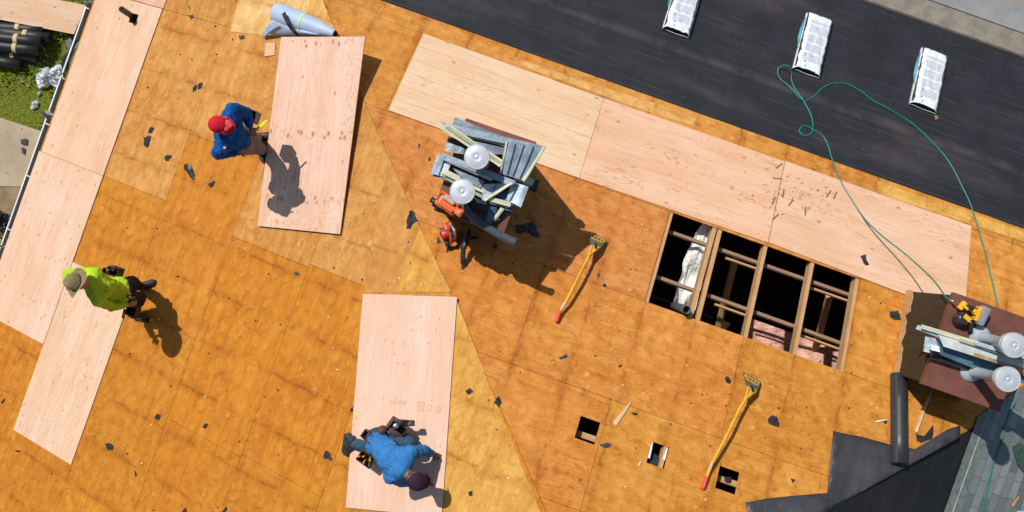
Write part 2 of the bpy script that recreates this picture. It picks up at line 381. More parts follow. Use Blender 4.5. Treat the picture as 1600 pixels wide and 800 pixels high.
def thing(name, label, cat, M, group=None):
    o = bpy.data.objects.new(name, None); COL.objects.link(o); o.empty_display_size = .2; o.matrix_world = M; MW[o.name] = M
    return tag(o, label, cat, group)
def upright(p, x=U): return frame(Vector(p), x, Z)
def clip(poly, a, b, c):              # keep a*x+b*y+c >= 0
    out = []
    for i in range(len(poly)):
        p, q = poly[i], poly[(i+1) % len(poly)]; dp, dq = a*p[0]+b*p[1]+c, a*q[0]+b*q[1]+c
        if dp >= 0: out.append(p)
        if (dp >= 0) != (dq >= 0):
            t = dp/(dp-dq); out.append((p[0]+(q[0]-p[0])*t, p[1]+(q[1]-p[1])*t))
    return out
def area(p): return abs(sum(p[i][0]*p[(i+1) % len(p)][1]-p[(i+1) % len(p)][0]*p[i][1] for i in range(len(p))))/2
def subtract(rects, h):
    out = []
    for r in rects:
        x0, y0, x1, y1 = r; a0, b0, a1, b1 = h
        if a1 <= x0 or a0 >= x1 or b1 <= y0 or b0 >= y1: out.append(r); continue
        if b0 > y0: out.append((x0, y0, x1, b0))
        if b1 < y1: out.append((x0, b1, x1, y1))
        ya, yb = max(y0, b0), min(y1, b1)
        if a0 > x0: out.append((x0, ya, a0, yb))
        if a1 < x1: out.append((a1, ya, x1, yb))
    return out

# ================================================================= THE GROUND
GZ = -3.0
def sheet(name, mat, pts, z, kind='structure'):
    m = MB(); m.prism(Matrix.Identity(4), [(p.x, p.y) for p in pts], z-.15 if name != 'ground' else z-.5, z); return tag(m.build(name, mat), kind=kind)
sheet('ground', ground_mat(), [Vector((a, b, 0)) for a, b in ((-400, -400), (400, -400), (400, 400), (-400, 400))], GZ)
CONC = concrete_mat('sandy_concrete', (.36, .285, .19), (.47, .385, .27), 1.6)
sheet('path', CONC, [W(-8, 7.15, 0), W(-.6, 7.0, 0), W(-.6, 8.02, 0), W(-1.0, 8.0, 0), W(-8, 10.3, 0)], GZ+.03)
DIRT = concrete_mat('bare_soil', (.19, .13, .07), (.34, .25, .15), 3)
sheet('bare_soil', DIRT, [W(-8, 10.3, 0), W(-1.0, 8.0, 0), W(-.6, 8.02, 0), W(-.6, 9.6, 0), W(-1.6, 9.8, 0), W(-3, 11.5, 0), W(-8, 13, 0)], GZ+.012)
# driveway strips beyond the right eave
sheet('gravel_verge', concrete_mat('dry_gravel', (.185, .168, .14), (.29, .265, .225), 4), [W(2, .9, 0), W(60, .9, 0), W(60, -.62, 0), W(2, -.62, 0)], GZ+.004)
sheet('road', concrete_mat('worn_road', (.19, .185, .165), (.29, .28, .25), 1.2), [W(-10, -.62, 0), W(80, -.62, 0), W(80, -6.5, 0), W(-10, -6.5, 0)], GZ+.02)
m = MB(); m.prism(upright((0, 0, 0)), [(2, .85), (60, .85), (60, .45), (2, .45)], GZ+.012, GZ+.026)
for q in m.v: pass
tag(m.build('road_wheel_track', concrete_mat('pale_wheel_track', (.22, .225, .225), (.29, .30, .31), 2)), kind='structure')

# grass blades on the lawn
g = MB(); gr = random.Random(3)
for i in range(15000):
    u = gr.uniform(-6, -.5); v = gr.uniform(3.5, 12.5)
    if noise.noise(Vector((u*1.1, v*1.1, 0))) < -.28: continue
    pth = 7.0 < v < 8.05 + max(0, (-1.0-u))*.33
    if pth and not (gr.random() < .02): continue
    if v > 8.0 and noise.noise(Vector((u*1.5+5, v*1.5, 2))) < .02: continue
    a = gr.uniform(0, 6.28); h = gr.uniform(.03, .09); r = gr.uniform(.012, .03); p = W(u, v, GZ+.004)
    dx = Vector((math.cos(a), math.sin(a), 0)); ln = Vector((gr.uniform(-1, 1), gr.uniform(-1, 1), 0))*h*.9
    g.add([p-dx*r, p+dx*r, p+ln+Z*h], [(0, 1, 2)], gr.choice((0, 0, 1, 1, 2)))
tag(g.build('grass', [simple('grass_dark', (.09, .14, .01), .7, .2), simple('grass_mid', (.25, .32, .025), .7, .2), simple('grass_light', (.55, .56, .16), .7, .2)]), 'bright green patchy lawn grass beside the left eave', 'grass', kind='stuff')

# ================================================================= THE HOUSE
HM = upright(W(HIP/2, 8, GZ)); house = thing('house', 'hip roofed house being stripped and resheathed, orange old plywood decking with open rafters bay', 'house', HM)
def tone_at(w, cx, cy):
    r = random.Random(hash((w, round(cx, 2), round(cy, 2))) & 0xffff)
    k = r.uniform(.965, 1.035); g_ = r.uniform(.98, 1.02)
    return k, g_
def tone_for(w, x, y):
    k, g_ = tone_at(w, x, y)
    if w == 'L':
        p = FR['L'] @ Vector((x, y, 0)); v = x
        a, b = Vector((.63, .315, .090)), Vector((.60, .240, .026))      # paler boards near the far corner, ambered ones lower down
        t = min(1, max(0, (v-4.9)/1.3)) if y < 3.1 else min(1, max(0, (v-5.4)/.9)); c = a.lerp(b, t)
        if y > 5.75 and v > 8.0: c = Vector((.60, .258, .034))
    elif w == 'R':
        c = Vector((.63, .262, .078))
        if y > 6.9: c = Vector((.62, .255, .055))
        if -x > 11.4: c = Vector((.60, .27, .05))
        if y < 4.48: c = Vector((.61, .275, .062))
    else: c = Vector((.55, .3, .08))
    d_ = .88 if w == 'L' else .95
    return (c.x*k*d_, c.y*k*g_*d_, c.z*k*g_*g_*d_*.95)
HOLES = {'R': [(-11.488, 5.722, -9.06, 6.967), (-8.952, 8.524, -8.728, 8.78), (-9.95, 8.45, -9.72, 8.71), (-10.56, 8.43, -10.33, 8.70)],
         'L': []}
def pxrect(w, pts):
    q = [loc(x, y, w) for x, y in pts]; xs = sorted(a for a, b in q); ys = sorted(b for a, b in q)
    return ((xs[0]+xs[1])/2, (ys[0]+ys[1])/2, (xs[2]+xs[3])/2, (ys[2]+ys[3])/2)
HOLES['R'][2] = pxrect('R', [(1019, 689), (1047, 700), (1036, 733), (1010, 722)])
HOLES['R'][3] = pxrect('R', [(1125, 728), (1156, 738), (1148, 773), (1117, 762)])
PIPE_HOLE = pxrect('L', [(207, 21), (218, 23.5), (213, 37.5), (201.5, 35.5)])
HOLES['L'].append(PIPE_HOLE)
def region(w, poly):
    # x is the contour coordinate, y the slope distance
    if w == 'L': poly = clip(poly, 1, -CP, -.004); poly = clip(poly, 0, -1, 9.675/CP); poly = clip(poly, -1, 0, 14)
    if w == 'R': poly = clip(poly, -1, -CP, -.004) if poly else poly; poly = clip(poly, 1, -CP, HIP-.004) if poly else poly; poly = clip(poly, 0, -1, 9.675/CP) if poly else poly
    if w == 'T': poly = clip(poly, -1, -CP, HIP-.004) if False else poly; 
    return poly
def deck(w, ys, starts, y_special=None):
    m = MB(); g_ = .0022
    for r in range(len(ys)-1):
        x0 = starts[r] if r < len(starts) else -20
        lo, hi = (-18.4, -.2) if w == 'R' else (.4, 14.2)
        xs = []; x = x0
        while x > lo: x -= 2.4384
        while x < hi+2.5: xs.append(x); x += 2.4384
        for a in xs:
            rr = [(a+g_, ys[r]+g_, a+2.4384-g_, ys[r+1]-g_)]
            for h in HOLES[w]: rr = subtract(rr, h)
            for q in rr:
                poly = region(w, [(q[0], q[1]), (q[2], q[1]), (q[2], q[3]), (q[0], q[3])])
                if poly and len(poly) > 2 and area(poly) > 1e-4:
                    # panels beside the hip can be off-cuts of a yellower board
                    t = tone_for(w, a, ys[r])
                    cxm = sum(p_[0] for p_ in poly)/len(poly); cym = sum(p_[1] for p_ in poly)/len(poly)
                    m.prism(FR[w], poly, -.015, 0, 0, t)
    return m
LY = [.60, 1.98, 3.205, 4.47, 5.745, 7.0, 8.25, 9.5, 10.75]
m = deck('L', LY, [4.705, 4.705, 6.2, 7.25, 7.21, 5.9, 8.67, 7.3]); dl = own(m, 'roof_deck', DECK, FR['L'], house)
RY = [1.45, 2.1, 3.28, 4.472, 5.722, 6.967, 8.232, 9.5, 10.75]
m = deck('R', RY, [-5, -6, -4.85, -7.86, -9.06, -7.83, -9.0, -8.55]); dr = own(m, 'roof_deck', DECK, FR['R'], house)
m = MB(); m.prism(FR['T'], clip([(-14, .55), (0, .55), (0, 9.675/CP), (-14, 9.675/CP)], -1, -CP, 0), -.015, -.002, 0, (.52, .25, .05)); own(m, 'roof_deck', DECK, FR['T'], house)
# yellow off-cut boards let in beside the hip, 3 mm proud of the old deck
def boards(name, w, px, tone, h0=0, h1=.003, mat=None, parent=house):
    m = MB(); m.prism(FR[w], [loc(x, y, w) for x, y in px], h0, h1, 0, tone); return own(m, name, mat or DECK, FR[w] @ Matrix.Translation((.37*h1*500, .21, 0)), parent)
YB = (.62, .34, .075)
tag(boards('patch_board', 'L', [(571, 163), (636, 313), (706, 457), (568, 457), (605, 250)], (.55, .27, .075)), 'tan board beside the hip')
tag(boards('patch_board', 'L', [(657, 356), (704, 456), (615, 456)], YB, .003, .006), 'yellow triangular board beside the hip')
tag(boards('patch_board', 'L', [(714, 470), (773, 622), (843, 796), (850, 812), (690, 812)], YB), 'long yellow board beside the hip')
tag(boards('patch_board', 'L', [(487, 0), (504, 0), (526, 52), (470, 60)], (.70, .41, .13)), 'yellow board at the hip by the blue roll')
tag(boards('patch_board', 'L', [(375, -6), (487, -6), (470, 62), (360, 49)], (.70, .46, .20)), 'pale board under the blue roll')
# insulation/new ply visible at the missing board
# strip of lighter boards below the felt
tag(boards('patch_board', 'R', [(1371, 283.5), (1604, 363), (1604, 379.5), (1369.5, 301)], (.66, .38, .09)), 'yellow filler strip along the felt')
tag(boards('patch_board', 'R', [(805, 90), (905, 124), (1088, 183), (1085, 197), (1000, 170), (803, 99)], (.66, .37, .12)), 'pale filler strip along the felt')
# house walls, fascia, attic
HW = MB()
for (a, b) in (((1.15, 1.75), (18.2, 1.75)), ((1.15, 1.75), (1.15, 13.6)), ((18.2, 1.75), (18.2, 13.6)), ((1.15, 13.6), (18.2, 13.6))):
    p, q = W(a[0], a[1], (GZ+.3)/2), W(b[0], b[1], (GZ+.3)/2); HW.bar(p, q, .15, .3-GZ-.02)
HW.build('wall', simple('tan_siding', (.45, .40, .32), .7, .3), house)
m = MB(); m.bar(W(.585, 1.3, .16), W(.585, 14, .16), .022, .17); m.bar(W(.6, 1.345, .5), W(18.8, 1.345, .5), .022, .2); m.build('fascia', simple('brown_fascia', (.27, .16, .09), .7, .3), house)
m = MB(); m.bar(W(9.6, 7.6, .14), W(9.6, 7.6, .141), .01, .01)
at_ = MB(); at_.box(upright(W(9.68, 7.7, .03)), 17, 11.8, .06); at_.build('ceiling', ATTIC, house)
m = MB()
def ins(i, j):
    u = 10.82+1.7*i; v = 6.0+1.9*j; return W(u, v, .55+.05*noise.noise(Vector((u*3, v*3, 0)))+.03*abs(math.sin(u*math.pi/.61)))
m.grid(60, 50, ins); ii = m.build('insulation', PINK, house)  # laid only where sun should land, so its outline paints the lit patch
# rafters in the open bay (and under the rest of the slope)
def rafter(u, v0, v1, w_=.038, dep=.14, mat=LUMBER, du=0):
    m = MB(); a, b = W(u, v0, zr(u, v0)), W(u+du, v1, zr(u, v1)); o = -NR*(dep/2+.018); m.bar(a+o, b+o, w_, dep, NR); 
    x = (b-a).normalized(); M = frame((a+b)/2, x, NR); ob = m.build('rafter', mat, None, M)
    ob.parent = house; ob.matrix_parent_inverse = HM.inverted(); return ob
for i, (u, wd) in enumerate(((9.085, .045), (9.71, .05), (10.295, .045), (10.895, .045), (11.475, .05))):
    rafter(u, 4.5, 7.0, wd)
rafter(9.645, 4.95, 6.6, .05, .14, LUMBER, -.03)
for u in (9.085+.61*k for k in list(range(-7, 0)) + list(range(5, 12))): rafter(u, 1.6, min(u, HIP-u)-.05, .038)
for u in (9.71, 10.295, 10.895, 11.475): rafter(u, 7.05, min(u, HIP-u)-.05)
for (xa, ya, xb, yb, d, wd) in ((1038, 360, 1340, 466, .25, .085), (1020, 431, 1325, 541, .25, .085)):
    for h, mt, off in ((.30, LUMBER_OLD, 0),):
        a, b = on(xa, ya, 'R', -.2), on(xb, yb, 'R', -.2); m = MB(); m.bar(a, b, .042, .04, NR)
        M = frame((a+b)/2, (b-a).normalized(), NR); ob = m.build('purlin', mt, None, M); ob.parent = house; ob.matrix_parent_inverse = HM.inverted()
        a, b = a-NR*.045+V*.05, b-NR*.045+V*.05
        for f0, f1 in ((.33, .5), (.76, .97)):
            m = MB(); m.bar(a.lerp(b, f0), a.lerp(b, f1), .025, .03, NR); own(m, 'nailer', LUMBER, frame(a.lerp(b, (f0+f1)/2), (b-a).normalized(), NR), house)
for (xa, ya, za, xb, yb, zb) in ((1296, 462, 1.9, 1268, 568, .2), (1150, 400, 1.2, 1120, 520, .3)):
    a, b = at(xa, ya, za), at(xb, yb, zb); m = MB(); m.bar(a, b, .09, .04, Z)
    M = frame((a+b)/2, (b-a).normalized(), Z if abs((b-a).normalized().z) < .9 else U); ob = m.build('truss_web', LUMBER, None, M); ob.parent = house; ob.matrix_parent_inverse = HM.inverted()
# purlins crossing the small vent openings
for (x, y) in ((913, 681), (1136, 752)):
    a = on(x-30, y-10, 'R', -.17); b = on(x+30, y+10.5, 'R', -.17); m = MB(); m.bar(a, b, .065, .04, NR)
    M = frame((a+b)/2, (b-a).normalized(), NR); ob = m.build('nailer', LUMBER, None, M); ob.parent = house; ob.matrix_parent_inverse = HM.inverted()
# black vent pipe standing in the open bay, steel vent pipe through the new sheet on the left
def pipe(px, py, w, h0, h1, r, name='vent_pipe', mats=(BLACKP, BLACKP), tilt=Vector((0, 0, 0))):
    d = ray(px, py); top = None
    b = on(px, py, w); zz = b.z+h1; top = at(px, py, zz)
    # top lies on the sight line at that height, pipe is plumb below it
    base = Vector((top.x, top.y, 0)); zb = roofz(base)-h0; base.z = zb; base += tilt
    m = MB(); ax = (top-base).normalized(); M = frame(base, ax.orthogonal().normalized(), ax); L = (top-base).length
    m.lathe(M, [(r, 0), (r, L), (r*.86, L), (r*.86, L-.28), (0, L-.28)], 20, 0)
    return m.build(name, mats[0], house)
pipe(1073, 484, 'R', .7, .16, .05, mats=(simple('old_black_pipe', (.07, .075, .08), .5, .5),)*2)
pipe(190, 14.5, 'L', .3, .40, .042, mats=(simple('brown_vent_pipe', (.13, .085, .06), .55, .4),)*2)

# roofing felt on the right slope, in two overlapping courses
def strip(name, w, poly, h0, h1, mat, label=None):
    M = FR[w]; m = MB(); m.prism(M, poly, h0, h1)
    ob = m.build(name, mat, None, M); ob.parent = house; ob.matrix_parent_inverse = HM.inverted()
    if label: ob['label'] = label
    return ob
def wavy(x0, x1, y, n=60, a=.006, s=0):
    return [(x0+(x1-x0)*i/n, y+a*noise.noise(Vector((i*.7+s, s, 0)))) for i in range(n+1)]
strip('underlayment', 'R', [(-18.2, 1.42), (-1.4, 1.42)]+wavy(-2.9, -16.2, 3.38), .002, .006, FELT, 'lower course of black felt')
strip('underlayment', 'R', [(-16.4, 3.26), (-2.75, 3.26)]+wavy(-3.9, -15.3, 4.205, s=3), .008, .011, FELT, 'upper course of black felt')
m = MB()
hl = [(-14.7, 1.40), (-1.3, 1.40), (-1.3, 1.44), (-14.7, 1.44)]
strip('drip_edge', 'R', hl, .0065, .012, simple('brown_drip', (.10, .07, .06), .5, .4))
# creased felt pieces on the lower right of the slope, and felt over the hip
def onpoly(w, pts): return [loc(x, y, w) for x, y in pts]
def creased(name, w, px, base, amp, mat, label=None, nx=60):
    P = onpoly(w, px); xs = [p[0] for p in P]; ys = [p[1] for p in P]; M = FR[w]
    bm = bmesh.new(); f = bm.faces.new([bm.verts.new((x, y, 0)) for x, y in P]); bmesh.ops.triangulate(bm, faces=[f])
    for _ in range(5): 
        ed = [e for e in bm.edges if e.calc_length() > .12]
        if not ed: break
        bmesh.ops.subdivide_edges(bm, edges=ed, cuts=1, use_grid_fill=False); bmesh.ops.triangulate(bm, faces=bm.faces[:])
    bmesh.ops.beautify_fill(bm, faces=bm.faces[:], edges=bm.edges[:])
    bm.verts.index_update(); vs = []
    for v in bm.verts:
        q = v.co; h = base + amp*(.5+.5*noise.noise(Vector((q.x*3.2+q.y*1.5, q.y*1.3, 0)))) ; vs.append(M @ Vector((q.x, q.y, h)))
    m = MB(); m.add(vs, [[v.index for v in f.verts] for f in bm.faces], 0, True); bm.free()
    ob = m.build(name, mat, None, M, solid=.004); ob.parent = house; ob.matrix_parent_inverse = HM.inverted()
    if label: ob['label'] = label
    return ob
creased('underlayment', 'R', [(1163, 786), (1200, 779), (1291, 771), (1300, 674), (1345, 684), (1395, 697), (1427, 703), (1478, 672), (1497, 666), (1497, 684), (1480, 694), (1290, 799), (1270, 815), (1170, 815)], .005, .06, FELT3, 'creased black felt lapped over the decking')
m = MB()
tp = [(-8.6, 7.0), (-7.95, 8.2)]
# on the right-hand hip slope
px2 = [(1250, 816), (1290, 795), (1385, 742), (1481, 689), (1494, 664), (1530, 640), (1553, 640), (1542, 665), (1479, 816)]
strip('underlayment', 'T', onpoly('T', [(1250, 817), (1290, 795.5), (1385, 742.5), (1482, 689.5), (1500, 679), (1555, 650), (1540, 680), (1481, 817)]), .004, .008, FELT2, 'black felt running over the hip, painted darker for its lack of sheen')
m = MB()
x0, y0 = loc(1485, 800, 'T'); x1, y1 = loc(1570, 620, 'T')
strip('shingles', 'T', clip([(-14, .5), (0, .5), (0, y0-.10), (-14, y0-.10)], -1, -CP, 0), .010, .016, shingle_mat(), 'grey laminated asphalt shingles')
strip('flashing', 'T', clip([(-14, y0-.15), (0, y0-.15), (0, y0+.125), (-14, y0+.125)], -1, -CP, 0), .018, .021, simple('mossy_starter_strip', (.17, .205, .19), .85, .2, 0, .25, 20, .5, 120, .004), 'plain grey starter strip above the shingles')
m = MB(); a = FR['T'] @ Vector((-14, y0-.006, .026)); b = FR['T'] @ Vector((-5.9, y0-.006, .026)); m.bar(a, b, .007, .006, NT); m.build('chalk_line', simple('pale_edge', (.45, .47, .44), .7, .3), house)

# gutter along the left eave
g_ = MB()
prof = [(-.012, .155), (0, .155), (0, .0), (.125, 0), (.125, .13)]
def gpt(d, v, z): return W(.575-.135+d-.0, v, .02+z)
for (v0, v1, du) in ((1.3, 5.98, 0), (6.02, 8.62, 0), (8.66, 14, 0)):
    for (d0, z0), (d1, z1) in zip(prof[:-1], prof[1:]):
        e = Vector((0, 0, .004)) if z0 == z1 else U*.004
        mi = 1 if d0 <= 0 and d1 <= 0 else 0
        a, b, c_, d_ = gpt(d0, v0, z0), gpt(d1, v0, z1), gpt(d1, v1, z1), gpt(d0, v1, z0)
        g_.add([a, b, c_, d_], [(0, 1, 2, 3)], mi)
    g_.bar(gpt(-.012, v0, .158), gpt(-.012, v1, .158), .015, .012, Z, 1)
gm = simple('dirty_gutter', (.085, .085, .075), .85, .2, 0, .5, 12, .8, 40, .01)
gut = g_.build('gutter', [gm, WHITE], house, solid=.003)
for v in (4.98, 6.75, 7.55, 8.37, 9.3, 10.2, 11.1):
    m = MB(); m.bar(gpt(-.02, v, .168), gpt(.125, v+.01, .160), .014, .006, Z); k = m.build('gutter_strap', WHITE, house); k.parent = gut
    k.matrix_parent_inverse = Matrix.Identity(4)
m = MB(); mm = frame(gpt(.06, 5.95, .1), U, Z)
m.tube([gpt(-.01+.14*t, 6.0+.06*math.sin(t*3.14), .15+.05*math.sin(t*3.14)) for t in [i/8 for i in range(9)]], .012, 8); k = m.build('gutter_strap', simple('grey_bracket', (.35, .34, .30), .6, .4), house); k['label'] = 'bent grey bracket'; k.parent = gut; k.matrix_parent_inverse = Matrix.Identity(4)

# two boxed chimneys
def chimney(u0, v0, u1, v1, zt, dk, ventpts, lab):
    M = upright(W((u0+u1)/2, (v0+v1)/2, zt-1.6))
    ms = [ply('weathered_siding' if dk else 'dark_siding', (.062, .046, .026), (.03, .022, .013), .9, .3, .2, 12), RAWEDGE]  # both boxes get the same dark siding colour
    m = MB(); t = .02
    zb = min(zr(u0, v0), zr(u1, v1))-.4; zc = (zb+zt-.02)/2; hh = zt-.02-zb
    cu, cv = (u0+u1)/2, (v0+v1)/2; i_ = .03
    for a, b in (((u0+i_, v0+i_), (u0+i_, v1-i_)), ((u1-i_, v0+i_), (u1-i_, v1-i_)), ((u0+i_, v0+i_), (u1-i_, v0+i_)), ((u0+i_, v1-i_), (u1-i_, v1-i_))):
        p, q = W(a[0], a[1], zc), W(b[0], b[1], zc); m.bar(p, q, t, hh)
    ch = m.build('chimney', ms, None, frame(W(cu, cv, zc), Z, U)); ch.parent = house; ch.matrix_parent_inverse = HM.inverted(); ch['label'] = lab
    CM = MW[ch.name]
    m = MB(); m.box(upright(W(cu, cv, zt-.012)), u1-u0, v1-v0, .024, 0, .006)
    for a, b in (((u0, v0), (u0, v1)), ((u1, v0), (u1, v1)), ((u0, v0), (u1, v0)), ((u0, v1), (u1, v1))): m.bar(W(a[0], a[1], zt-.05), W(b[0], b[1], zt-.05), .006, .07, Z)
    m.build('chimney_cap', BROWN, ch)
    for k, (px, py, z, bx, by) in enumerate(ventpts):
        top = at(px, py, z); base = Vector((top.x, top.y, zt)) if bx is None else at(bx, by, zt)
        m = MB(); ax = (top-base).normalized(); Mx = frame(base, U, ax); L = (top-base).length
        m.lathe(Mx, [(.115, .002), (.11, .02), (.075, .05), (.058, .07), (.055, .075), (.055, L-.1), (.07, L-.09), (.07, L-.02)], 28)
        m.build('flue_pipe', GALVD, ch)
        m = MB(); m.lathe(Mx, [(.100, L-.13), (.114, L-.12), (.114, L-.09)], 40); m.lathe(Mx, [(.114, L-.09), (.106, L-.088), (.106, L-.064), (.124, L-.062)], 40, smooth=False)
        m.lathe(Mx, [(.124, L-.062), (.127, L-.055), (.127, L-.012), (.124, L-.006), (.119, L-.005)], 40); m.lathe(Mx, [(.119, L-.005), (.116, L-.010), (.112, L-.008)], 40)
        m.lathe(Mx, [(.112, L-.008), (.09, L-.003), (.055, L+.001), (.030, L+.0015), (.028, L-.001), (.022, L-.001), (.020, L+.002), (0, L+.003)], 40)
        for sa in (.4, 3.6): m.box(Mx @ Matrix.Rotation(sa, 4, 'Z') @ Matrix.Translation((.117, 0, L-.03)), .024, .016, .012)
        m.build('flue_cap', GALV, ch)
    return ch
C1 = chimney(6.51, 5.10, 7.29, 6.12, 4.05, 0, [(745, 245, 4.56, None, None), (722.5, 299, 4.56, None, None)], 'chimney box under the big pile of metal strips')
C2 = chimney(12.05, 5.08, 12.93, 6.12, 3.80, 1, [(1586, 540, 4.55, 1531, 526), (1576, 593, 4.62, 1517, 580)], 'chimney box with dark weathered side wall beside the open felt')
# torn edge of lighter siding on the second chimney
m = MB(); q = []
gr = random.Random(5)
for i in range(17):
    t = i/16; v = 5.09+1.02*t; q.append(W(12.073, v, zr(12.07, v)+.02))
for i in range(16, -1, -1):
    t = i/16; v = 5.09+1.02*t; q.append(W(12.073, v, zr(12.07, v)+.09+.09*gr.random()+(.10 if t < .3 else 0)))
q2 = [p-U*.012 for p in q]; n = len(q)
m.add(q2, [[i, i+1, n-2-i, n-1-i] for i in range(16)]); m.add(q+q2, [(i, (i+1) % n, n+(i+1) % n, n+i) for i in range(n)]); m.build('splintered_panel', RAWEDGE, C2)

# ================================================================= NEW PLYWOOD
def board_frame(w, o, d, n=None):       # origin point, direction of length
    return frame(o, d, n or NRM[w])
def plysheet(w, corners, mat, label, group='new plywood sheets', h=.0005, th=.013, lift=None, hole=None, rawedge=True, name='plywood_sheet', inplane=None):
    """corners: photo survey of the sheet's corners in order, first edge is the long one"""
    pts = inplane or [on(x, y, w, h+th) for x, y in corners]
    if lift: pts = [p+NRM[w]*l for p, l in zip(pts, lift)]
    c = sum(pts, Vector())/4; x = (pts[1]-pts[0]+pts[2]-pts[3]).normalized(); n = (pts[1]-pts[0]).cross(pts[3]-pts[0]).normalized()
    if n.z < 0: n = -n
    M = frame(c-n*th, x, n); inv = M.inverted(); poly = [tuple((inv @ p)[:2]) for p in pts]
    m = MB()
    if hole:
        # hole is a rectangle in the sheet's frame: build the sheet as four strips round it
        hx = [inv @ (FR[w] @ Vector((a, b, 0))) for a, b in ((hole[0], hole[1]), (hole[2], hole[3]))]
        a0, a1 = sorted((hx[0].x, hx[1].x)); b0, b1 = sorted((hx[0].y, hx[1].y))
        for (ca, cb, cc) in (((-1, 0, a0),), ((1, 0, -a1),), None, None) if False else []: pass
        for cl in ([(-1, 0, a0)], [(1, 0, -a1)], [(1, 0, -a0), (-1, 0, a1), (0, -1, b0)], [(1, 0, -a0), (-1, 0, a1), (0, 1, -b1)]):
            q = poly
            for k in cl: q = clip(q, *k) if q else q
            if q and len(q) > 2: m.prism(M, q, 0, th, 0, smi=1)
    else: m.prism(M, poly, 0, th, 0, smi=1)
    ob = m.build(name, [mat, RAWEDGE], None, M); return tag(ob, label, 'plywood sheet', group)
def rect(w, x0, y0, x1, y1, h): return [FR[w] @ Vector((a, b, h)) for a, b in ((x0, y0), (x1, y0), (x1, y1), (x0, y1))]
G = 'new plywood sheets'
plysheet('L', None, ply('new_ply_a', (.72, .50, .36), NEW_D, .35, .35, .3, 1), 'new plywood sheet at the left eave pierced by a short vent pipe', inplane=rect('L', 4.71, .648, 7.146, 1.975, .0135), hole=PIPE_HOLE)
plysheet('L', None, ply('new_ply_b', (.73, .52, .39), (.50, .29, .18), .35, .3, .85, 2, ks=6), 'pinkish knotty new sheet along the gutter, left of the man in the straw hat', inplane=rect('L', 7.151, .60, 9.60, 1.975, .0135))
plysheet('L', None, ply('new_ply_c', (.72, .52, .38), (.52, .30, .17), .4, .5, .45, 3, ks=7), 'new sheet below the man in the straw hat, lowest of the three at left', inplane=rect('L', 8.40, 1.985, 10.845, 3.205, .0135))
plysheet('L', None, ply('new_ply_k', (.70, .44, .32), (.50, .22, .14), .5, .4, .6, 21), 'pinkish plywood off-cut at the top edge above the pierced sheet', inplane=rect('L', 3.5, .65, 4.70, 1.99, .0135))
plysheet('R', [(662, 52), (943, 153), (905, 278), (607, 172)], ply('new_ply_d', (.76, .56, .39), (.56, .34, .17), .45, .25, .55, 4, lines=.105, ks=4.5), 'pale new sheet with long parallel grain lines behind the metal scrap pile')
plysheet('R', [(943.5, 153.2), (1226, 252), (1200, 379), (905.5, 278.2)], ply('new_ply_e', (.76, .49, .34), (.52, .28, .14), .35, .75, .45, 5, ks=5), 'new sheet with swirling grain, middle one of the row above the open bay')
# last sheet of the row, trimmed
def cpoly():
    P = onpoly('R', [(1226.5, 252.2), (1517, 354), (1508, 469), (1481, 467), (1415, 461), (1200.5, 379.3)]); return P
M = frame(FR['R'] @ Vector((-11.5, 5.0, 0)), U, NR); m = MB()
inv = M.inverted(); P = [tuple((inv @ (FR['R'] @ Vector((a, b, 0))))[:2]) for a, b in cpoly()]; m.prism(M, P, .0005, .0135, 0, smi=1)
tag(m.build('plywood_sheet', [ply('new_ply_f', (.75, .50, .36), (.52, .30, .16), .35, .55, .35, 6, ks=4), RAWEDGE], None, M), 'new sheet under the green hose next to the nail gun, right end of its row', 'plywood sheet', G)
# loose sheets
h1, h2 = .12, .02
c_ = [(403, 353), (532, 366), (568, 56), (440, 58)]
pts = [on(403, 353, 'L', .03), on(532, 366, 'L', .03), on(568, 56, 'L', .20), on(440, 58, 'L', .16)]
pts = [pts[0], pts[3], pts[2], pts[1]]
plysheet('L', None, ply('new_ply_g', (.75, .53, .42), (.58, .33, .21), .6, .8, .22, 7, rows=(-.82, -.02, .78-.02+.35), ks=5), 'loose sheet with striped grain leaning on the blue roll, shadow of a worker on it', inplane=pts)
plysheet('L', [(567, 459), (540, 793), (690, 808), (714, 464)], ply('new_ply_h', (.74, .53, .42), (.56, .36, .25), .4, .35, .5, 9, ks=8), 'loose sheet flat on the roof under the kneeling man', h=.01)
ST = MB()
# ink stamp on that sheet: faint box marks
def px_loc(x, y, z): return at(x, y, z)
stm = simple('faint_ink', (.46, .28, .20), .8, .1)
SH = [o for o in bpy.data.objects if 'kneeling man' in o.get('label', '')][0]; SM = MW[SH.name]
m = MB()
def mark(x, y, w_, h_, t=.006):
    p = on(x, y, 'L', .0238); X = (on(x+1, y+.03, 'L', .0238)-p).normalized(); Y = NL.cross(X)
    for a, b, l, k in ((0, h_/2, w_, 0), (0, -h_/2, w_, 0), (-w_/2, 0, h_, 1), (w_/2, 0, h_, 1)):
        q = p+X*a+Y*b; d = (Y if k else X)*(l/2-.003); m.bar(q-d, q+d, t, .0006, NL)
mark(658, 635, .07, .09); mark(658, 635, .03, .04, .005); mark(671, 638, .045, .06); mark(686, 640, .03, .07)
for i in range(10):
    p = on(612+i*2.6, 625+(i % 3), 'L', .0238); m.bar(p, p+V*(.04+.03*(i % 2)), .006, .0006, NL)
tag(m.build('ink_stamp', stm, SH), kind='stuff')
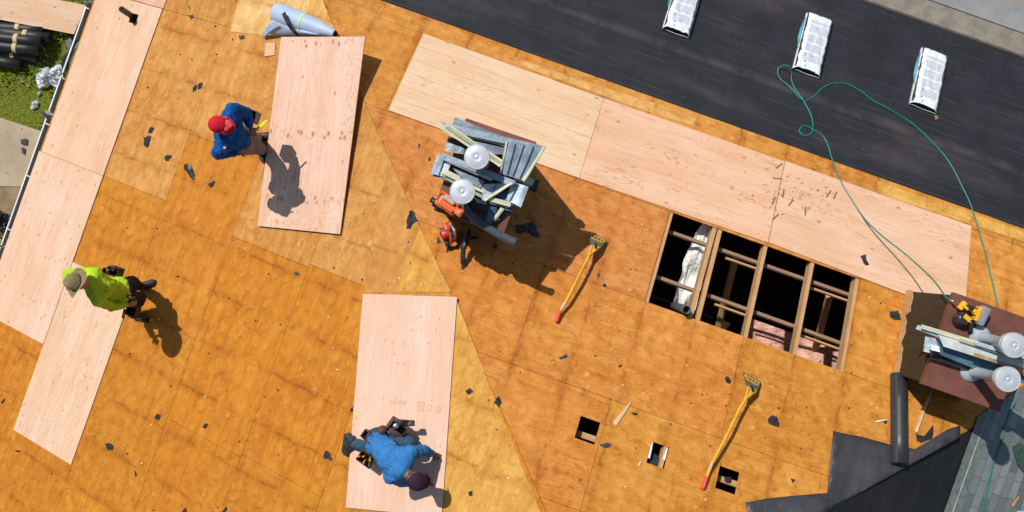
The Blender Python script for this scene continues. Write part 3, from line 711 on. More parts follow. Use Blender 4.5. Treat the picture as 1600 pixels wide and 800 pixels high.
# plywood stacked on the lawn
for k in range(4):
    z = GZ+.14+k*.02; j = .01*k
    P0 = [at(-160, -48, z), at(135, 8, z), at(117-j*60, 53.5, z), at(-178, -5, z)]
    M = frame(sum(P0, Vector())/4, (P0[1]-P0[0]).normalized(), Z); inv = M.inverted(); m = MB(); m.prism(M, [tuple((inv @ p)[:2]) for p in P0], -.018, 0, 0, smi=1)
    tag(m.build('plywood_sheet', [ply('new_ply_s', (.72, .52, .37), NEW_D, .35, .3, .5, 15) if k == 3 else LUMBER, RAWEDGE], None, M), 'top sheet of the plywood stack on the lawn beyond the gutter' if k == 3 else 'sheet hidden under the top one in the plywood stack on the lawn', 'plywood sheet', 'plywood stacked on the lawn')

# scattered chips on the new sheets
m = MB(); gr = random.Random(11)
for i in range(75):
    cx_, cy_ = gr.choice(((1235, 295), (1250, 320), (1215, 300), (1290, 300), (1230, 265)))
    x, y = gr.gauss(cx_, 28), gr.gauss(cy_, 18)
    px_, py_ = loc(x, y, 'R')
    if not (4.52 < py_ < 5.65 and -12.7 < px_ < -8.2): continue
    p = FR['R'] @ Vector((px_, py_, .0155)); a = gr.gauss(.9, .5); d = (FR['R'].to_3x3() @ Vector((math.cos(a), math.sin(a), 0)))
    l = gr.uniform(.006, .028) if gr.random() < .9 else .06
    m.bar(p-d*l, p+d*l, gr.uniform(.003, .009) if l < .03 else .016, .003, NR)
tag(m.build('wood_splinters', simple('brown_splinter', (.22, .11, .04), .8, .2)), 'brown wood splinters strewn over the new sheets above the open bay', 'splinters', kind='stuff')
m = MB()
for i in range(260):
    w_ = gr.choice('LR'); x, y = gr.uniform(130, 1400), gr.uniform(30, 795)
    p0 = on(x, y, w_); u_, v_ = p0.dot(U), p0.dot(V)
    if (w_ == 'L') != (u_ < v_) or u_+v_ > 19.2: continue
    pl_ = INV[w_] @ p0
    if any(h[0]-.03 < pl_.x < h[2]+.03 and h[1]-.03 < pl_.y < h[3]+.03 for h in HOLES[w_]): continue
    if w_ == 'R' and 6.4 < u_ < 7.4 and 5 < v_ < 6.2: continue
    n_ = NRM[w_]; p = p0+n_*.008; a = gr.uniform(0, 3.14); d = FR[w_].to_3x3() @ Vector((math.cos(a), math.sin(a), 0))
    l = gr.uniform(.006, .014); m.bar(p-d*l, p+d*l, gr.uniform(.005, .012), .003, n_, gr.choice((0, 0, 1, 1, 2)))
tag(m.build('roof_crumbs', [WHITE, SCRAPG, SCRAP]), 'tiny nails and crumbs spread over the old decking', 'crumbs', kind='stuff')

# ================================================================= PEOPLE
def blob(parts, name, mat, parent, vox=.011, smooth=4, wrinkle=0, seed=0, iters=None):
    """parts: ('c', a, b, ra, rb) tapered capsule, ('e', centre, (rx,ry,rz), rotation frame) ellipsoid; fused into one skin"""
    m = MB()
    for q in parts:
        if q[0] == 'c':
            _, a, b, ra, rb = q; a, b = Vector(a), Vector(b); d = (b-a); L = max(d.length, 1e-4); x = d.normalized() if d.length > 1e-5 else Z
            pts, rs = [], []
            for i in range(5): t = math.pi/2*(1-i/4); pts.append(a - x*ra*math.sin(t)); rs.append(max(.0006, ra*math.cos(t)))
            for i in range(1, 5): t = math.pi/2*i/4; pts.append(b + x*rb*math.sin(t)); rs.append(max(.0006, rb*math.cos(t)))
            m.tube(pts, rs, 14)
        else:
            _, c, r, fr = q; M = fr.copy() if fr else Matrix.Identity(4)
            M = Matrix.Translation(Vector(c)) @ M.to_3x3().to_4x4() @ Matrix.Diagonal((r[0], r[1], r[2], 1))
            m.lathe(M, [(max(.002, math.sin(math.pi*i/12)), -math.cos(math.pi*i/12)) for i in range(13)], 18)
    M = MW[parent.name]; inv = M.inverted()
    me = bpy.data.meshes.new(name); me.from_pydata([inv @ v for v in m.v], [], m.f)
    o = bpy.data.objects.new(name, me); COL.objects.link(o)
    bm = bmesh.new(); bm.from_mesh(me); bmesh.ops.remove_doubles(bm, verts=bm.verts[:], dist=.0008); bmesh.ops.holes_fill(bm, edges=bm.edges[:], sides=40); bm.to_mesh(me); bm.free()
    md = o.modifiers.new('fuse', 'REMESH'); md.mode = 'VOXEL'; md.voxel_size = vox
    ms = o.modifiers.new('soften', 'SMOOTH'); ms.factor = .5; ms.iterations = smooth
    dg = bpy.context.evaluated_depsgraph_get(); dg.update()
    nm = bpy.data.meshes.new_from_object(o.evaluated_get(dg)); o.modifiers.clear(); o.data = nm; bpy.data.meshes.remove(me); nm.name = name
    nm.materials.clear(); nm.materials.append(mat)
    if wrinkle:
        nv = [v.normal.copy() for v in nm.vertices]
        for v, n in zip(nm.vertices, nv):
            p = v.co; f = noise.noise(Vector((p.x*9+seed, p.y*9, p.z*16)))+.6*noise.noise(Vector((p.x*24, p.y*24+seed, p.z*30)))
            fold = 1-abs(noise.noise(Vector((p.x*13+p.y*7+seed, p.y*13, p.z*11))))*3
            v.co = p + n*wrinkle*(f+.7*max(0, fold))
    nm.polygons.foreach_set('use_smooth', [True]*len(nm.polygons)); nm.update()
    o.parent = parent; MW[o.name] = M
    return o
def hand_parts(wrist, palm, dirf, side, r=.040, curl=.5):
    """palm, four fingers and a thumb; dirf: pointing direction, side: thumb side"""
    d = Vector(dirf).normalized(); s = Vector(side); s = (s-d*s.dot(d)).normalized(); dn = d.cross(s)
    if dn.z > 0: dn = -dn
    out = [('c', wrist, palm, .026, .030), ('e', palm, (.045, .040, .018), frame(Vector(), d, dn))]
    for k, l in enumerate((.9, 1.0, .93, .74)):
        b = palm + d*.035 + s*(.030-.020*k); p1 = b+d*.038*l+dn*.006*curl; p2 = p1+(d*(1-curl)+dn*curl).normalized()*.028*l; p3 = p2+(d*(.6-curl)+dn*(curl+.3)).normalized()*.020*l
        out += [('c', b, p1, .0095, .009), ('c', p1, p2, .009, .008), ('c', p2, p3, .008, .007)]
    t0 = palm - d*.015 + s*.034; t1 = t0+(s*.8+d*.7).normalized()*.032; t2 = t1+(d+dn*.4).normalized()*.026
    out += [('c', t0, t1, .012, .0105), ('c', t1, t2, .0105, .008)]
    return out
SKIN = simple('skin_tan', (.36, .19, .125), .55, .3, 0, .08, 30, .1)
SKIND = simple('skin_brown', (.22, .11, .07), .55, .3, 0, .08, 30, .1)
def cloth(name, col, var=.2, bs=.4):
    b = NB(name); f = b.noise(b.map((1, 1, .5)), 13, 4, .5, 1.6); n = b.noise(b.co, 6, 5, .6); fine = b.noise(b.co, 60, 3)
    rd = b.rng(b.math('ABSOLUTE', b.math('SUBTRACT', f, .5)), 0, .16)
    c = b.mix(b.rng(n, .3, .7), tuple(x*(1-var) for x in col), tuple(x*(1+var) for x in col)); c = b.mix(b.rng(b.noise(b.co, 17, 5, .7), .56, .75, 0, .35), c, tuple(.35*x+.12 for x in col))
    p = b.bump(rd, .35, .015); b.bump(fine, .2, .004, p); return b.fin(c, .88, .12)
def boot(heel, toe, ankle, parent, n, mat, solemat, up=Z):
    h, t, a = Vector(heel), Vector(toe), Vector(ankle); d = (t-h).normalized(); s = n.cross(d)
    ob = blob([('c', h+n*.045, t+n*.035-d*.03, .042, .043), ('c', h+n*.045, a, .045, .047), ('c', h+n*.06+d*.07, t+n*.045-d*.07, .045, .042), ('e', t+n*.035-d*.03, (.055, .048, .034), frame(Vector(), d, n))], 'boot', mat, parent, .009, 3)
    m = MB(); mid = (h+t)/2
    poly = []
    for k in range(24):
        an = 2*math.pi*k/24; L = (t-h).length/2+.03; poly.append((math.cos(an)*L, math.sin(an)*.048*(1.05+.12*math.cos(an))))
    M2 = frame(mid, d, n); m.prism(M2, poly, -.012, .016); so_ = m.build('sole', solemat, parent); so_.parent = ob
    return ob

# ---- worker with straw hat and lime shirt
base = on(224, 470, 'L'); z0 = base.z
M = upright(base); P2 = thing('person', 'worker in a straw hat, lime green shirt and dark trousers standing by a new sheet', 'person', M, 'roofers at work')
j = lambda x, y, h: at(x, y, z0+h)
pel, che, nek, hed = j(192, 457, .93), j(161, 449, 1.25), j(141, 445, 1.45), j(124, 442, 1.60)
sL, sR = j(152, 470, 1.38), j(149, 427, 1.38)
eL, wL, hL = j(176, 480, 1.16), j(197, 476, .97), j(204, 475, .93)
eR, wR, hR = j(106, 427, 1.22), j(104, 438, 1.36), j(108, 446, 1.40)
hpL, hpR = j(196, 467, .90), j(191, 447, .90)
kL, aL = j(219, 465, .50), on(212, 489, 'L')+Z*.13
kR, aR = j(207, 440, .50), on(222, 447, 'L')+Z*.13
th = (aL-kL)
blob([('c', pel, che, .10, .11), ('c', che, nek, .10, .05), ('c', nek, hed, .05, .055), ('e', hed, (.088, .078, .105), None),
      ('c', nek, sL, .05, .045), ('c', nek, sR, .05, .045), ('c', sL, eL, .038, .034), ('c', eL, wL, .033, .025), ('c', sR, eR, .038, .034), ('c', eR, wR, .033, .025),
      ('c', pel, hpL, .08, .07), ('c', pel, hpR, .08, .07), ('c', hpL, kL, .065, .05), ('c', kL, aL, .045, .032), ('c', hpR, kR, .065, .05), ('c', kR, aR, .045, .032),
      ('e', hed+U*.085-Z*.03, (.014, .012, .022), None), ('e', hed+U*.07-Z*.075, (.02, .022, .016), None), ('e', hed+V*.08-Z*.02, (.02, .01, .03), None), ('e', hed-V*.08-Z*.02, (.02, .01, .03), None)]
     + hand_parts(wL, hL, hL-wL, V*-1, curl=.6) + hand_parts(wR, hR, hR-wR, V, curl=.8), 'body', SKIN, P2, .0085, 2)
lime = cloth('lime_shirt', (.40, .62, .03), .15)
blob([('c', pel+Z*.05, che, .125, .14), ('e', (pel+che)/2, (.19, .13, .12), frame(Vector(), (che-pel).normalized(), V)), ('c', che, nek, .14, .075), ('c', nek-Z*.02, sL, .085, .072), ('c', nek-Z*.02, sR, .085, .072), ('c', che, sL, .12, .07), ('c', che, sR, .12, .07),
      ('c', sL, eL, .060, .052), ('c', eL, wL+(eL-wL)*.1, .05, .04), ('c', sR, eR, .066, .056), ('c', eR, wR, .055, .043), ('e', j(182, 456, 1.0), (.16, .19, .10), frame(Vector(), U, Z))], 'shirt', lime, P2, .010, 3, .010, 3)
trd = cloth('charcoal_trousers', (.022, .02, .022), .4)
blob([('e', pel-Z*.02, (.15, .18, .13), frame(Vector(), U, Z)), ('c', pel, hpL, .11, .10), ('c', pel, hpR, .11, .10), ('c', hpL, kL, .098, .078), ('c', kL, aL-Z*.02, .076, .062), ('c', hpR, kR, .098, .078), ('c', kR, aR-Z*.02, .076, .062)], 'trousers', trd, P2, .011, 3, .006, 5)
leather = simple('dark_leather', (.03, .022, .017), .5, .5, 0, .4)
boot(on(207, 490, 'L'), on(231, 500, 'L'), aL, P2, NL, leather, BLACKR)
boot(on(222, 449, 'L'), on(243, 441, 'L'), aR, P2, NL, leather, BLACKR)
# belt with pouches
bm_ = MB(); Mb = frame(j(186, 457, .99), (che-pel).normalized(), V); 
ring = [Mb @ Vector((.01*math.sin(3*a), math.cos(a)*.165, 0)) + (frame(Vector(), U, Z).to_3x3() @ Vector((math.sin(a)*.15, 0, 0))) for a in [2*math.pi*k/24 for k in range(25)]]
bm_.tube(ring, .02, 6); belt = bm_.build('tool_belt', leather, P2)
def pouch(c, sx, sy, sz, par, mat, x=U, n=Z, items=()):
    m = MB(); M = frame(Vector(c), x, n); t = .012
    for a, b, l, ww in ((0, sy/2, sx, t), (0, -sy/2, sx, t), (sx/2, 0, t, sy), (-sx/2, 0, t, sy)): m.box(M @ Matrix.Translation((a, b, 0)), l, ww, sz, 0, .005)
    m.box(M @ Matrix.Translation((0, 0, -sz/2)), sx, sy, t, 0, .004)
    o = m.build('pouch', mat, par)
    for (a, b, h, r, mt) in items:
        q = MB(); q.tube([M @ Vector((a, b, -sz*.3)), M @ Vector((a*1.2, b*1.2, h*.6)), M @ Vector((a*1.4, b*1.3, h))], [r, r, r*.8], 8); k = q.build('hand_tool', mt, par); k.parent = o
    return o
pouch(j(180, 424, .93), .13, .10, .20, P2, leather, items=((.02, .02, .15, .014, BLACKP), (-.03, 0, .14, .01, STEEL)))
pouch(j(169, 424, .96), .08, .07, .16, P2, leather)
m = MB(); m.bar(j(176, 420, 1.02), j(194, 424, .93), .05, .03, Z, 0, .008); m.bar(j(182, 418, 1.05), j(170, 424, .98), .04, .03, Z, 0, .008); m.build('tool_holder', leather, P2)
m = MB(); m.bar(j(195, 484, .8), j(192, 497, .62), .035, .02, Z, 0, .004); m.build('hammer_loop', leather, P2)
pouch(j(208, 486, .75), .12, .10, .16, P2, leather, items=((.02, .0, .12, .012, BLACKP),))
def straw_hat(head, tilt, parent):
    M = frame(head, tilt.orthogonal(), tilt); straw = NB('woven_straw'); xyz = straw.sep(straw.co)
    rr = straw.math('SQRT', straw.math('ADD', straw.math('POWER', straw.math('SUBTRACT', xyz[0], SX), 2), straw.math('POWER', straw.math('SUBTRACT', xyz[1], SY), 2)))
    wv = straw.math('SINE', straw.math('MULTIPLY', rr, 480)); n_ = straw.noise(straw.co, 70, 3)
    c = straw.mix(straw.rng(wv, -.4, .6), (.16, .12, .055), (.40, .32, .17)); c = straw.mix(straw.rng(n_, .4, .7, 0, .5), c, (.22, .16, .08)); straw.bump(wv, .5, .004); mt = straw.fin(c, .85, .1)
    m = MB()
    def brim(i, k):
        a = 2*math.pi*i; r = .088+.085*k; up = .035*k*k*abs(math.sin(a))**2 + .012*math.sin(3*a)*k - .012*k
        return M @ Vector((r*math.cos(a)*1.02, r*math.sin(a), up))
    m.grid(48, 8, brim); 
    def crown(i, k):
        a = 2*math.pi*i; t = k; r = .092*math.sqrt(max(0, 1-t**3.2))*(1-.1*t)+.001; h = .15*t-.025*math.exp(-(r*math.cos(a)/.022)**2)*t*t
        return M @ Vector((r*math.cos(a), r*math.sin(a)*1.12, h))
    m.grid(48, 14, crown); h = m.build('straw_hat', mt, parent, solid=.004)
    m = MB(); m.tube([M @ Vector((math.cos(a)*.094, math.sin(a)*.104, .012)) for a in [2*math.pi*k/30 for k in range(31)]], .008, 6, smooth=True); k = m.build('hat_band', leather, parent); k.parent = h
    return h
hc = hed+Z*.055 ; q = MW[P2.name].inverted() @ hc; SX, SY = q.x, q.y
straw_hat(hc-U*.01, (Z-U*.85-V*.05).normalized(), P2)

# ---- worker with red cap and blue jacket, looking at his tape
base = on(411, 232, 'L'); z1 = base.z
P1 = thing('person', 'worker in a red backwards cap and royal blue jacket standing, measuring with a yellow tape', 'person', upright(base), 'roofers at work')
P1['label'] = 'worker in red cap and blue jacket holding a yellow tape beside the loose sheet'
j = lambda x, y, h: at(x, y, z1+h)
pel, che, nek, hed = j(375, 219, .95), j(358, 205, 1.28), j(352, 200, 1.46), j(342, 195, 1.60)
sL, sR = j(346, 232, 1.40), j(362, 172, 1.40)
eL, wL, hL = j(340, 240, 1.14), j(368, 238, 1.06), j(377, 234, 1.04)
eR, wR, hR = j(384, 176, 1.16), j(390, 196, 1.10), j(394, 204, 1.08)
hpL, hpR = j(380, 229, .90), j(381, 211, .90)
kL, aL = j(405, 232, .48), on(412, 236, 'L')+Z*.13
kR, aR = j(398, 218, .50), on(405, 216, 'L')+Z*.13
face = (j(376, 199, 1.6)-j(344, 195, 1.6)).normalized()
fs = Z.cross(face)
blob([('c', pel, che, .10, .11), ('c', che, nek, .10, .05), ('c', nek, hed, .05, .055), ('e', hed, (.092, .078, .105), frame(Vector(), face, Z)),
      ('c', nek, sL, .05, .045), ('c', nek, sR, .05, .045), ('c', sL, eL, .038, .034), ('c', eL, wL, .033, .025), ('c', sR, eR, .038, .034), ('c', eR, wR, .033, .025),
      ('c', pel, hpL, .08, .07), ('c', pel, hpR, .08, .07), ('c', hpL, kL, .065, .05), ('c', kL, aL, .045, .032), ('c', hpR, kR, .065, .05), ('c', kR, aR, .045, .032),
      ('e', hed+face*.09-Z*.03, (.016, .012, .022), None), ('e', hed+face*.07-Z*.075, (.02, .024, .016), None), ('e', hed+fs*.08-Z*.02, (.018, .018, .028), None), ('e', hed-fs*.08-Z*.02, (.018, .018, .028), None)]
     + hand_parts(wL, hL, hL-wL, -fs, curl=.7) + hand_parts(wR, hR, hR-wR, face, curl=.7), 'body', SKIN, P1, .0085, 2)
blue = cloth('royal_blue_jacket', (.008, .085, .30), .25)
blob([('c', pel+Z*.06, che, .14, .17), ('c', che, nek, .16, .09), ('c', nek-Z*.02, sL, .10, .085), ('c', nek-Z*.02, sR, .10, .085), ('c', che, sL, .13, .085), ('c', che, sR, .13, .085),
      ('c', sL, eL, .085, .075), ('c', eL, wL+(eL-wL)*.12, .072, .05), ('c', sR, eR, .085, .072), ('c', eR, wR+(eR-wR)*.12, .07, .048), ('e', che, (.17, .22, .16), frame(Vector(), face, Z))], 'jacket', blue, P1, .010, 3, .011, 1)
drab = cloth('taupe_trousers', (.20, .155, .12), .2)
blob([('e', pel-Z*.02, (.14, .17, .13), frame(Vector(), face, Z)), ('c', pel, hpL, .11, .10), ('c', pel, hpR, .11, .10), ('c', hpL, kL, .098, .078), ('c', kL, aL-Z*.02, .078, .065), ('c', hpR, kR, .098, .078), ('c', kR, aR-Z*.02, .078, .065)], 'trousers', drab, P1, .011, 3, .006, 9)
bt = simple('brown_black_boot', (.045, .032, .022), .5, .4, 0, .5)
boot(on(401, 216, 'L'), on(422, 212, 'L'), aR, P1, NL, bt, BLACKR); boot(on(409, 231, 'L'), on(415, 252, 'L'), aL, P1, NL, bt, BLACKR)
red = cloth('red_cap_cloth', (.60, .018, .035), .15)
def cap(head, fd, mat, parent, tiltz=0, r=.105, bill=True, name='cap'):
    up = (Z*math.cos(tiltz)+fd*math.sin(tiltz)).normalized(); M = frame(head+up*.02, (fd-up*fd.dot(up)).normalized(), up); m = MB()
    m.grid(28, 9, lambda i, k: M @ Vector((r*1.08*math.cos(2*math.pi*i)*math.cos(k*math.pi/2*.98), r*.92*math.sin(2*math.pi*i)*math.cos(k*math.pi/2*.98), r*1.0*math.sin(k*math.pi/2)+.004*math.cos(6*math.pi*2*i)*(1-k))))
    m.lathe(M, [(0.001, r*1.02), (.009, r*1.01), (.010, r*.99)], 10)
    o = m.build(name, mat, parent, solid=.004)
    if bill:
        m = MB(); m.grid(14, 6, lambda i, k: M @ Vector(((r*1.0+.075*k*math.cos((i-.5)*2.0))*math.cos((i-.5)*2.2), (r*.95+.02*k)*math.sin((i-.5)*2.2), .004-.018*k-.02*k*(abs(i-.5)*2)**2)))
        k = m.build('bill', mat, parent, solid=.005); k.parent = o
    return o
c1 = cap(hed+Z*.01, face, red, P1, .35)
m = MB(); Mh = frame(hed, face, Z); m.tube([hed+face*(.055)+fs*a+Z*(.115-a*a*9) for a in [-.09+.018*k for k in range(11)]], .004, 6); m.tube([hed+face*(.075)+fs*a+Z*(.10-a*a*9) for a in [-.09+.018*k for k in range(11)]], .003, 6)
m.build('sunglasses', simple('silver_frame', (.7, .7, .7), .3, .5), P1)
m = MB(); Mh = frame(hed+face*.105+Z*.07, face, Z); m.lathe(Mh, [(.001, .02), (.05, .012), (.06, 0)], 14); m.build('hood_lining', simple('red_white_print', (.65, .10, .09), .8, .1, 0, .6, 30), P1)
pouch(j(392, 181, .92), .16, .13, .2, P1, leather, items=((.0, .02, .16, .02, simple('tan_leather', (.42, .16, .05), .6)), (-.04, -.02, .12, .012, BLACKP)))
m = MB(); m.bar(j(349, 230.5, 1.50), j(353, 231, 1.50), .022, .012, Z, 0, .003); m.build('sleeve_badge', simple('amber_badge', (.75, .38, .12), .5), P1)
pouch(j(366, 234, .92), .12, .08, .16, P1, leather)
m = MB(); m.tube([j(374, 240, 1.0), j(383, 245, .92)], .008, 8); m.build('pencil', BLACKP, P1)
TM = upright(j(386, 214, 1.04)); T = thing('tape_measure', 'yellow green tape measure pulled out in the hands of the red capped worker', 'tape measure', TM)
m = MB(); a, b = j(392, 210, 1.05), j(417, 188, 1.10); m.bar(a, b, .028, .003, Z, 0); m.bar(a+Z*.003, b+Z*.003, .012, .002, Z, 0); m.build('blade', simple('tape_yellow', (.75, .85, .04), .4, .5), T)
m = MB(); m.box(frame(j(388, 213, 1.05), (b-a).normalized(), Z), .075, .035, .07, 0, .012); m.build('case', simple('tape_case', (.10, .14, .03), .4, .5), T)
m = MB(); m.box(frame(b-Z*.008, (b-a).normalized(), Z), .003, .03, .022, 0); m.build('hook', STEEL, T)

# ---- kneeling worker
base = on(600, 712, 'L'); z2 = base.z
P3 = thing('person', 'kneeling worker in bright blue sweatshirt and dark purple cap marking a loose sheet', 'person', upright(base), 'roofers at work')
j = lambda x, y, h: at(x, y, on(x, y, 'L').z+h)
pel, che, nek, hed = j(588, 688, .50), j(611, 716, .66), j(629, 735, .70), j(650, 750, .66)
sL, sR = j(612, 744, .64), j(641, 708, .62)
eR, wR, hR = j(662, 704, .38), j(676, 709, .13), j(682, 712, .075)
eL, wL, hL = j(628, 752, .36), j(655, 752, .13), j(664, 752, .07)
hpL, hpR = j(584, 698, .44), j(599, 689, .42)
kL, aL = j(596, 708, .10), j(556, 693, .12)
kR, aR = j(640, 694, .44), j(636, 684, .12)
face = (hed-nek).normalized(); fs = (sR-sL).normalized()
blob([('c', pel, che, .10, .11), ('c', che, nek, .10, .05), ('c', nek, hed, .052, .055), ('e', hed, (.105, .080, .09), frame(Vector(), face, Z)),
      ('c', nek, sL, .05, .045), ('c', nek, sR, .05, .045), ('c', sL, eL, .038, .034), ('c', eL, wL, .033, .025), ('c', sR, eR, .038, .034), ('c', eR, wR, .033, .025),
      ('c', pel, hpL, .08, .07), ('c', pel, hpR, .08, .07), ('c', hpL, kL, .065, .05), ('c', kL, aL, .045, .032), ('c', hpR, kR, .065, .05), ('c', kR, aR, .045, .032),
      ('e', hed-Z*.085+face*.03, (.02, .014, .02), None), ('e', hed-Z*.07+face*.07, (.02, .022, .016), None), ('e', hed+fs*.078, (.02, .012, .026), None), ('e', hed-fs*.078, (.02, .012, .026), None)]
     + hand_parts(wR, hR, hR-wR, -fs, curl=.35) + hand_parts(wL, hL, hL-wL, fs, curl=.35), 'body', SKIND, P3, .0085, 2)
blue2 = cloth('bright_blue_sweatshirt', (.04, .18, .45), .15)
tl = (nek-pel).normalized(); tn = tl.cross(fs); tn = tn if tn.z > 0 else -tn
blob([('c', pel+tl*.02, che, .12, .14), ('e', pel+tl*.03, (.12, .15, .12), frame(Vector(), tl, tn)), ('e', (pel+che)/2+tl*.07, (.24, .145, .115), frame(Vector(), tl, tn)), ('c', che, nek-tl*.05, .15, .08), ('c', nek-tl*.03, sL, .10, .085), ('c', nek-tl*.03, sR, .10, .085), ('c', che, sL, .125, .075), ('c', che, sR, .125, .075),
      ('c', sL, eL, .074, .06), ('c', eL, wL+(eL-wL)*.1, .06, .042), ('c', sR, eR, .074, .058), ('c', eR, wR+(eR-wR)*.1, .056, .04)], 'sweatshirt', blue2, P3, .010, 3, .010, 4)
jean = cloth('faded_jeans', (.035, .075, .12), .3)
blob([('e', pel, (.13, .15, .11), frame(Vector(), tl, tn)), ('c', pel, hpL, .10, .095), ('c', pel, hpR, .10, .09), ('c', hpL, kL, .095, .078), ('c', kL, aL, .076, .062), ('c', hpR, kR, .088, .07), ('c', kR, aR, .07, .06)], 'jeans', jean, P3, .011, 3, .007, 7)
# boots: left one toes down behind, right one flat under the knee
hb = simple('grey_boot', (.03, .034, .04), .6, .3, 0, .4)
b1 = blob([('c', j(550, 688, .15), j(543, 702, .06), .05, .045), ('c', j(545, 682, .14), j(541, 706, .055), .046, .046), ('c', j(550, 694, .1), aL, .05, .05)], 'boot', hb, P3, .009, 3)
m = MB(); pA, pB = j(540, 680, .11), j(536, 708, .045); m.bar(pA, pB, .10, .022, (-V*.1-U*1+Z*.5).normalized(), 0, .008); k = m.build('sole', BLACKR, P3); k.parent = b1
boot(j(630, 679, .02), j(648, 693, .02), aR, P3, NL, hb, BLACKR)
plum = cloth('dark_purple_cap', (.045, .018, .042), .2)
cap(hed+Z*.0, face, plum, P3, .75, .106)
m = MB(); m.lathe(frame(hed-face*.075+Z*.035, fs, (Z*.7-face*.7).normalized()), [(.001, .03), (.03, .026), (.055, 0)], 16); m.build('hair', simple('black_hair', (.012, .01, .009), .6, .3, 0, .3, 60, .5, 90), P3)
mau = simple('brown_leather', (.085, .04, .032), .6, .3, 0, .3)
pouch(j(580, 684, .55), .14, .09, .17, P3, mau, x=tl, n=(Z-tl*.6).normalized())
o = pouch(j(573, 716, .26), .18, .12, .14, P3, leather, x=tl, n=(Z).normalized(), items=((.03, .02, .10, .012, YEL), (-.03, .01, .09, .010, YEL), (.05, -.02, .11, .009, STEEL), (-.06, -.01, .10, .012, simple('orange_grip', (.8, .2, .02), .5)), (0, -.03, .09, .01, YEL)))
o = pouch(j(620, 668, .34), .18, .13, .17, P3, leather, x=tl, n=(Z+tl*.3).normalized())
m = MB(); m.lathe(frame(j(618, 666, .46), U, Z), [(.001, .012), (.026, .012), (.032, 0), (.032, -.03)], 18); k = m.build('tape_case', simple('chrome', (.8, .8, .8), .2, .5, .9), P3)
m = MB(); m.grid(6, 3, lambda a, b: j(622+26*a, 655+12*b*(1-.3*a)+2*a, .42-.1*a+.03*math.sin(6*a+2*b))); m.build('pouch_flap', leather, P3, solid=.008)
m = MB(); m.lathe(frame(j(597, 673, .56), tl, Z), [(.001, .05), (.04, .04), (.055, 0), (.05, -.06)], 14); m.build('hip_pad', mau, P3)
m = MB(); m.tube([j(610, 672, .5), j(618, 678, .5), j(624, 682, .40)], .035, 10); m.build('belt', mau, P3)
for (a, b, lab) in (((676, 713, .055), (687, 717, .02), 'orange marking pencil in the right hand of the kneeling worker'), ((666, 752, .06), (681, 753, .02), 'red speed square pressed to the sheet under the kneeling worker')):
    M = upright(j(*a)); m = MB()
    if 'pencil' in lab:
        m.bar(j(*a), j(*b), .02, .012, NL, 0, .003); m.tube([j(*b), j(b[0]+2, b[1]+1, .008)], [.006, .001], 6); tag(m.build('marking_pencil', simple('orange_red', (.7, .08, .02), .45), None, M), lab, 'pencil')
    else:
        f = FR['L'].to_3x3(); p = on(674, 755, 'L', .026); Mx = frame(p, (on(680, 757, 'L', .026)-p).normalized(), NL); m.prism(Mx, [(-.03, -.02), (.04, -.02), (-.03, .03)], 0, .004); m.box(Mx @ Matrix.Translation((.005, -.022, .006)), .075, .008, .016)
        lab = 'small red square tool on the sheet under the cap of the kneeling worker'; tag(m.build('square_tool', simple('orange_red', (.7, .08, .02), .45), None, M), lab, 'square tool')

# ================================================================= ROLLS, BUNDLES, WRAPPERS
def roll(name, a, b, r, mat, label, cat, group=None, core=True, band=None, up=Z, parent=None):
    a, b = Vector(a), Vector(b); x = (b-a).normalized(); M = frame((a+b)/2, x, up if abs(x.dot(up)) < .9 else U); L = (b-a).length
    root = thing(name, label, cat, M, group); m = MB(); Mx = frame(a, up, x) if abs(x.dot(up)) < .9 else frame(a, U, x)
    n = 28; ang = [2*math.pi*k/n for k in range(n)]
    m.lathe(Mx, [(r*.35, .0), (r*.55, .004), (r*.8, .002), (r, 0), (r*1.01, L*.3), (r, L*.7), (r, L), (r*.8, L-.002), (r*.55, L-.004), (r*.35, L)], n)
    m.lathe(Mx, [(r*.35, 0), (r*.35, .05), (0.001, .05)], n); m.lathe(Mx, [(r*.35, L), (r*.35, L-.05), (0.001, L-.05)], n)
    # loose outer lap
    m.grid(10, 1, lambda i, k: Mx @ Vector(((r+.004)*math.cos(.6+i*1.2), (r+.004)*math.sin(.6+i*1.2), L*k)))
    m.build('roll_body', mat, root)
    if band:
        for t in band:
            q = MB(); q.lathe(Mx, [(r+.004, L*t-.035), (r+.005, L*t-.03), (r+.005, L*t+.03), (r+.004, L*t+.035)], n); q.build('paper_band', KRAFT, root)
    return root
RF = simple('rolled_felt', (.018, .019, .021), .5, .4, 0, .2, 6, .25, 12, .01)
zz = GZ+.12
for k, (x1, y1, x2, y2, dz, lab, bd) in enumerate((
    (-22, 41, 70, 47.5, .0, 'black felt roll nearest the plywood stack on the lawn', .56),
    (-16, 48, 79, 59.5, .04, 'felt roll sticking out furthest right in the pile on the lawn', .60),
    (-26, 56, 65, 65.5, .16, 'felt roll on top of the pile on the lawn', .58),
    (-26, 69, 62, 78.5, .13, 'felt roll beside the topmost one with a yellow paper band', .58),
    (-26, 77, 58, 89.5, -.01, 'dull felt roll sunk between two others on the lawn', .57),
    (-60, 86, 33, 101, 0, 'short looking felt roll nearest the crumpled white wrapper', None))):
    roll('felt_roll', at(x1, y1, zz+dz), at(x2, y2, zz+dz), .092, RF, lab, 'felt roll', 'felt rolls piled on the lawn', band=[bd] if bd else None)
m = MB(); M = upright(at(40, 97, GZ+.02)); pts_ = [(33, 95), (46, 95), (43, 101), (37, 104)]
tag(boards('felt_offcut', 'L', [(0, 0), (1, 0), (1, 1)], None, 0, .001, SCRAPG, None), None) if False else None
m.prism(Matrix.Identity(4), [tuple(at(x, y, GZ)[:2]) for x, y in pts_], GZ+.03, GZ+.045); tag(m.build('felt_scrap', SCRAPG, None, M), 'grey scrap at the end of the lowest felt roll on the lawn', 'scrap')
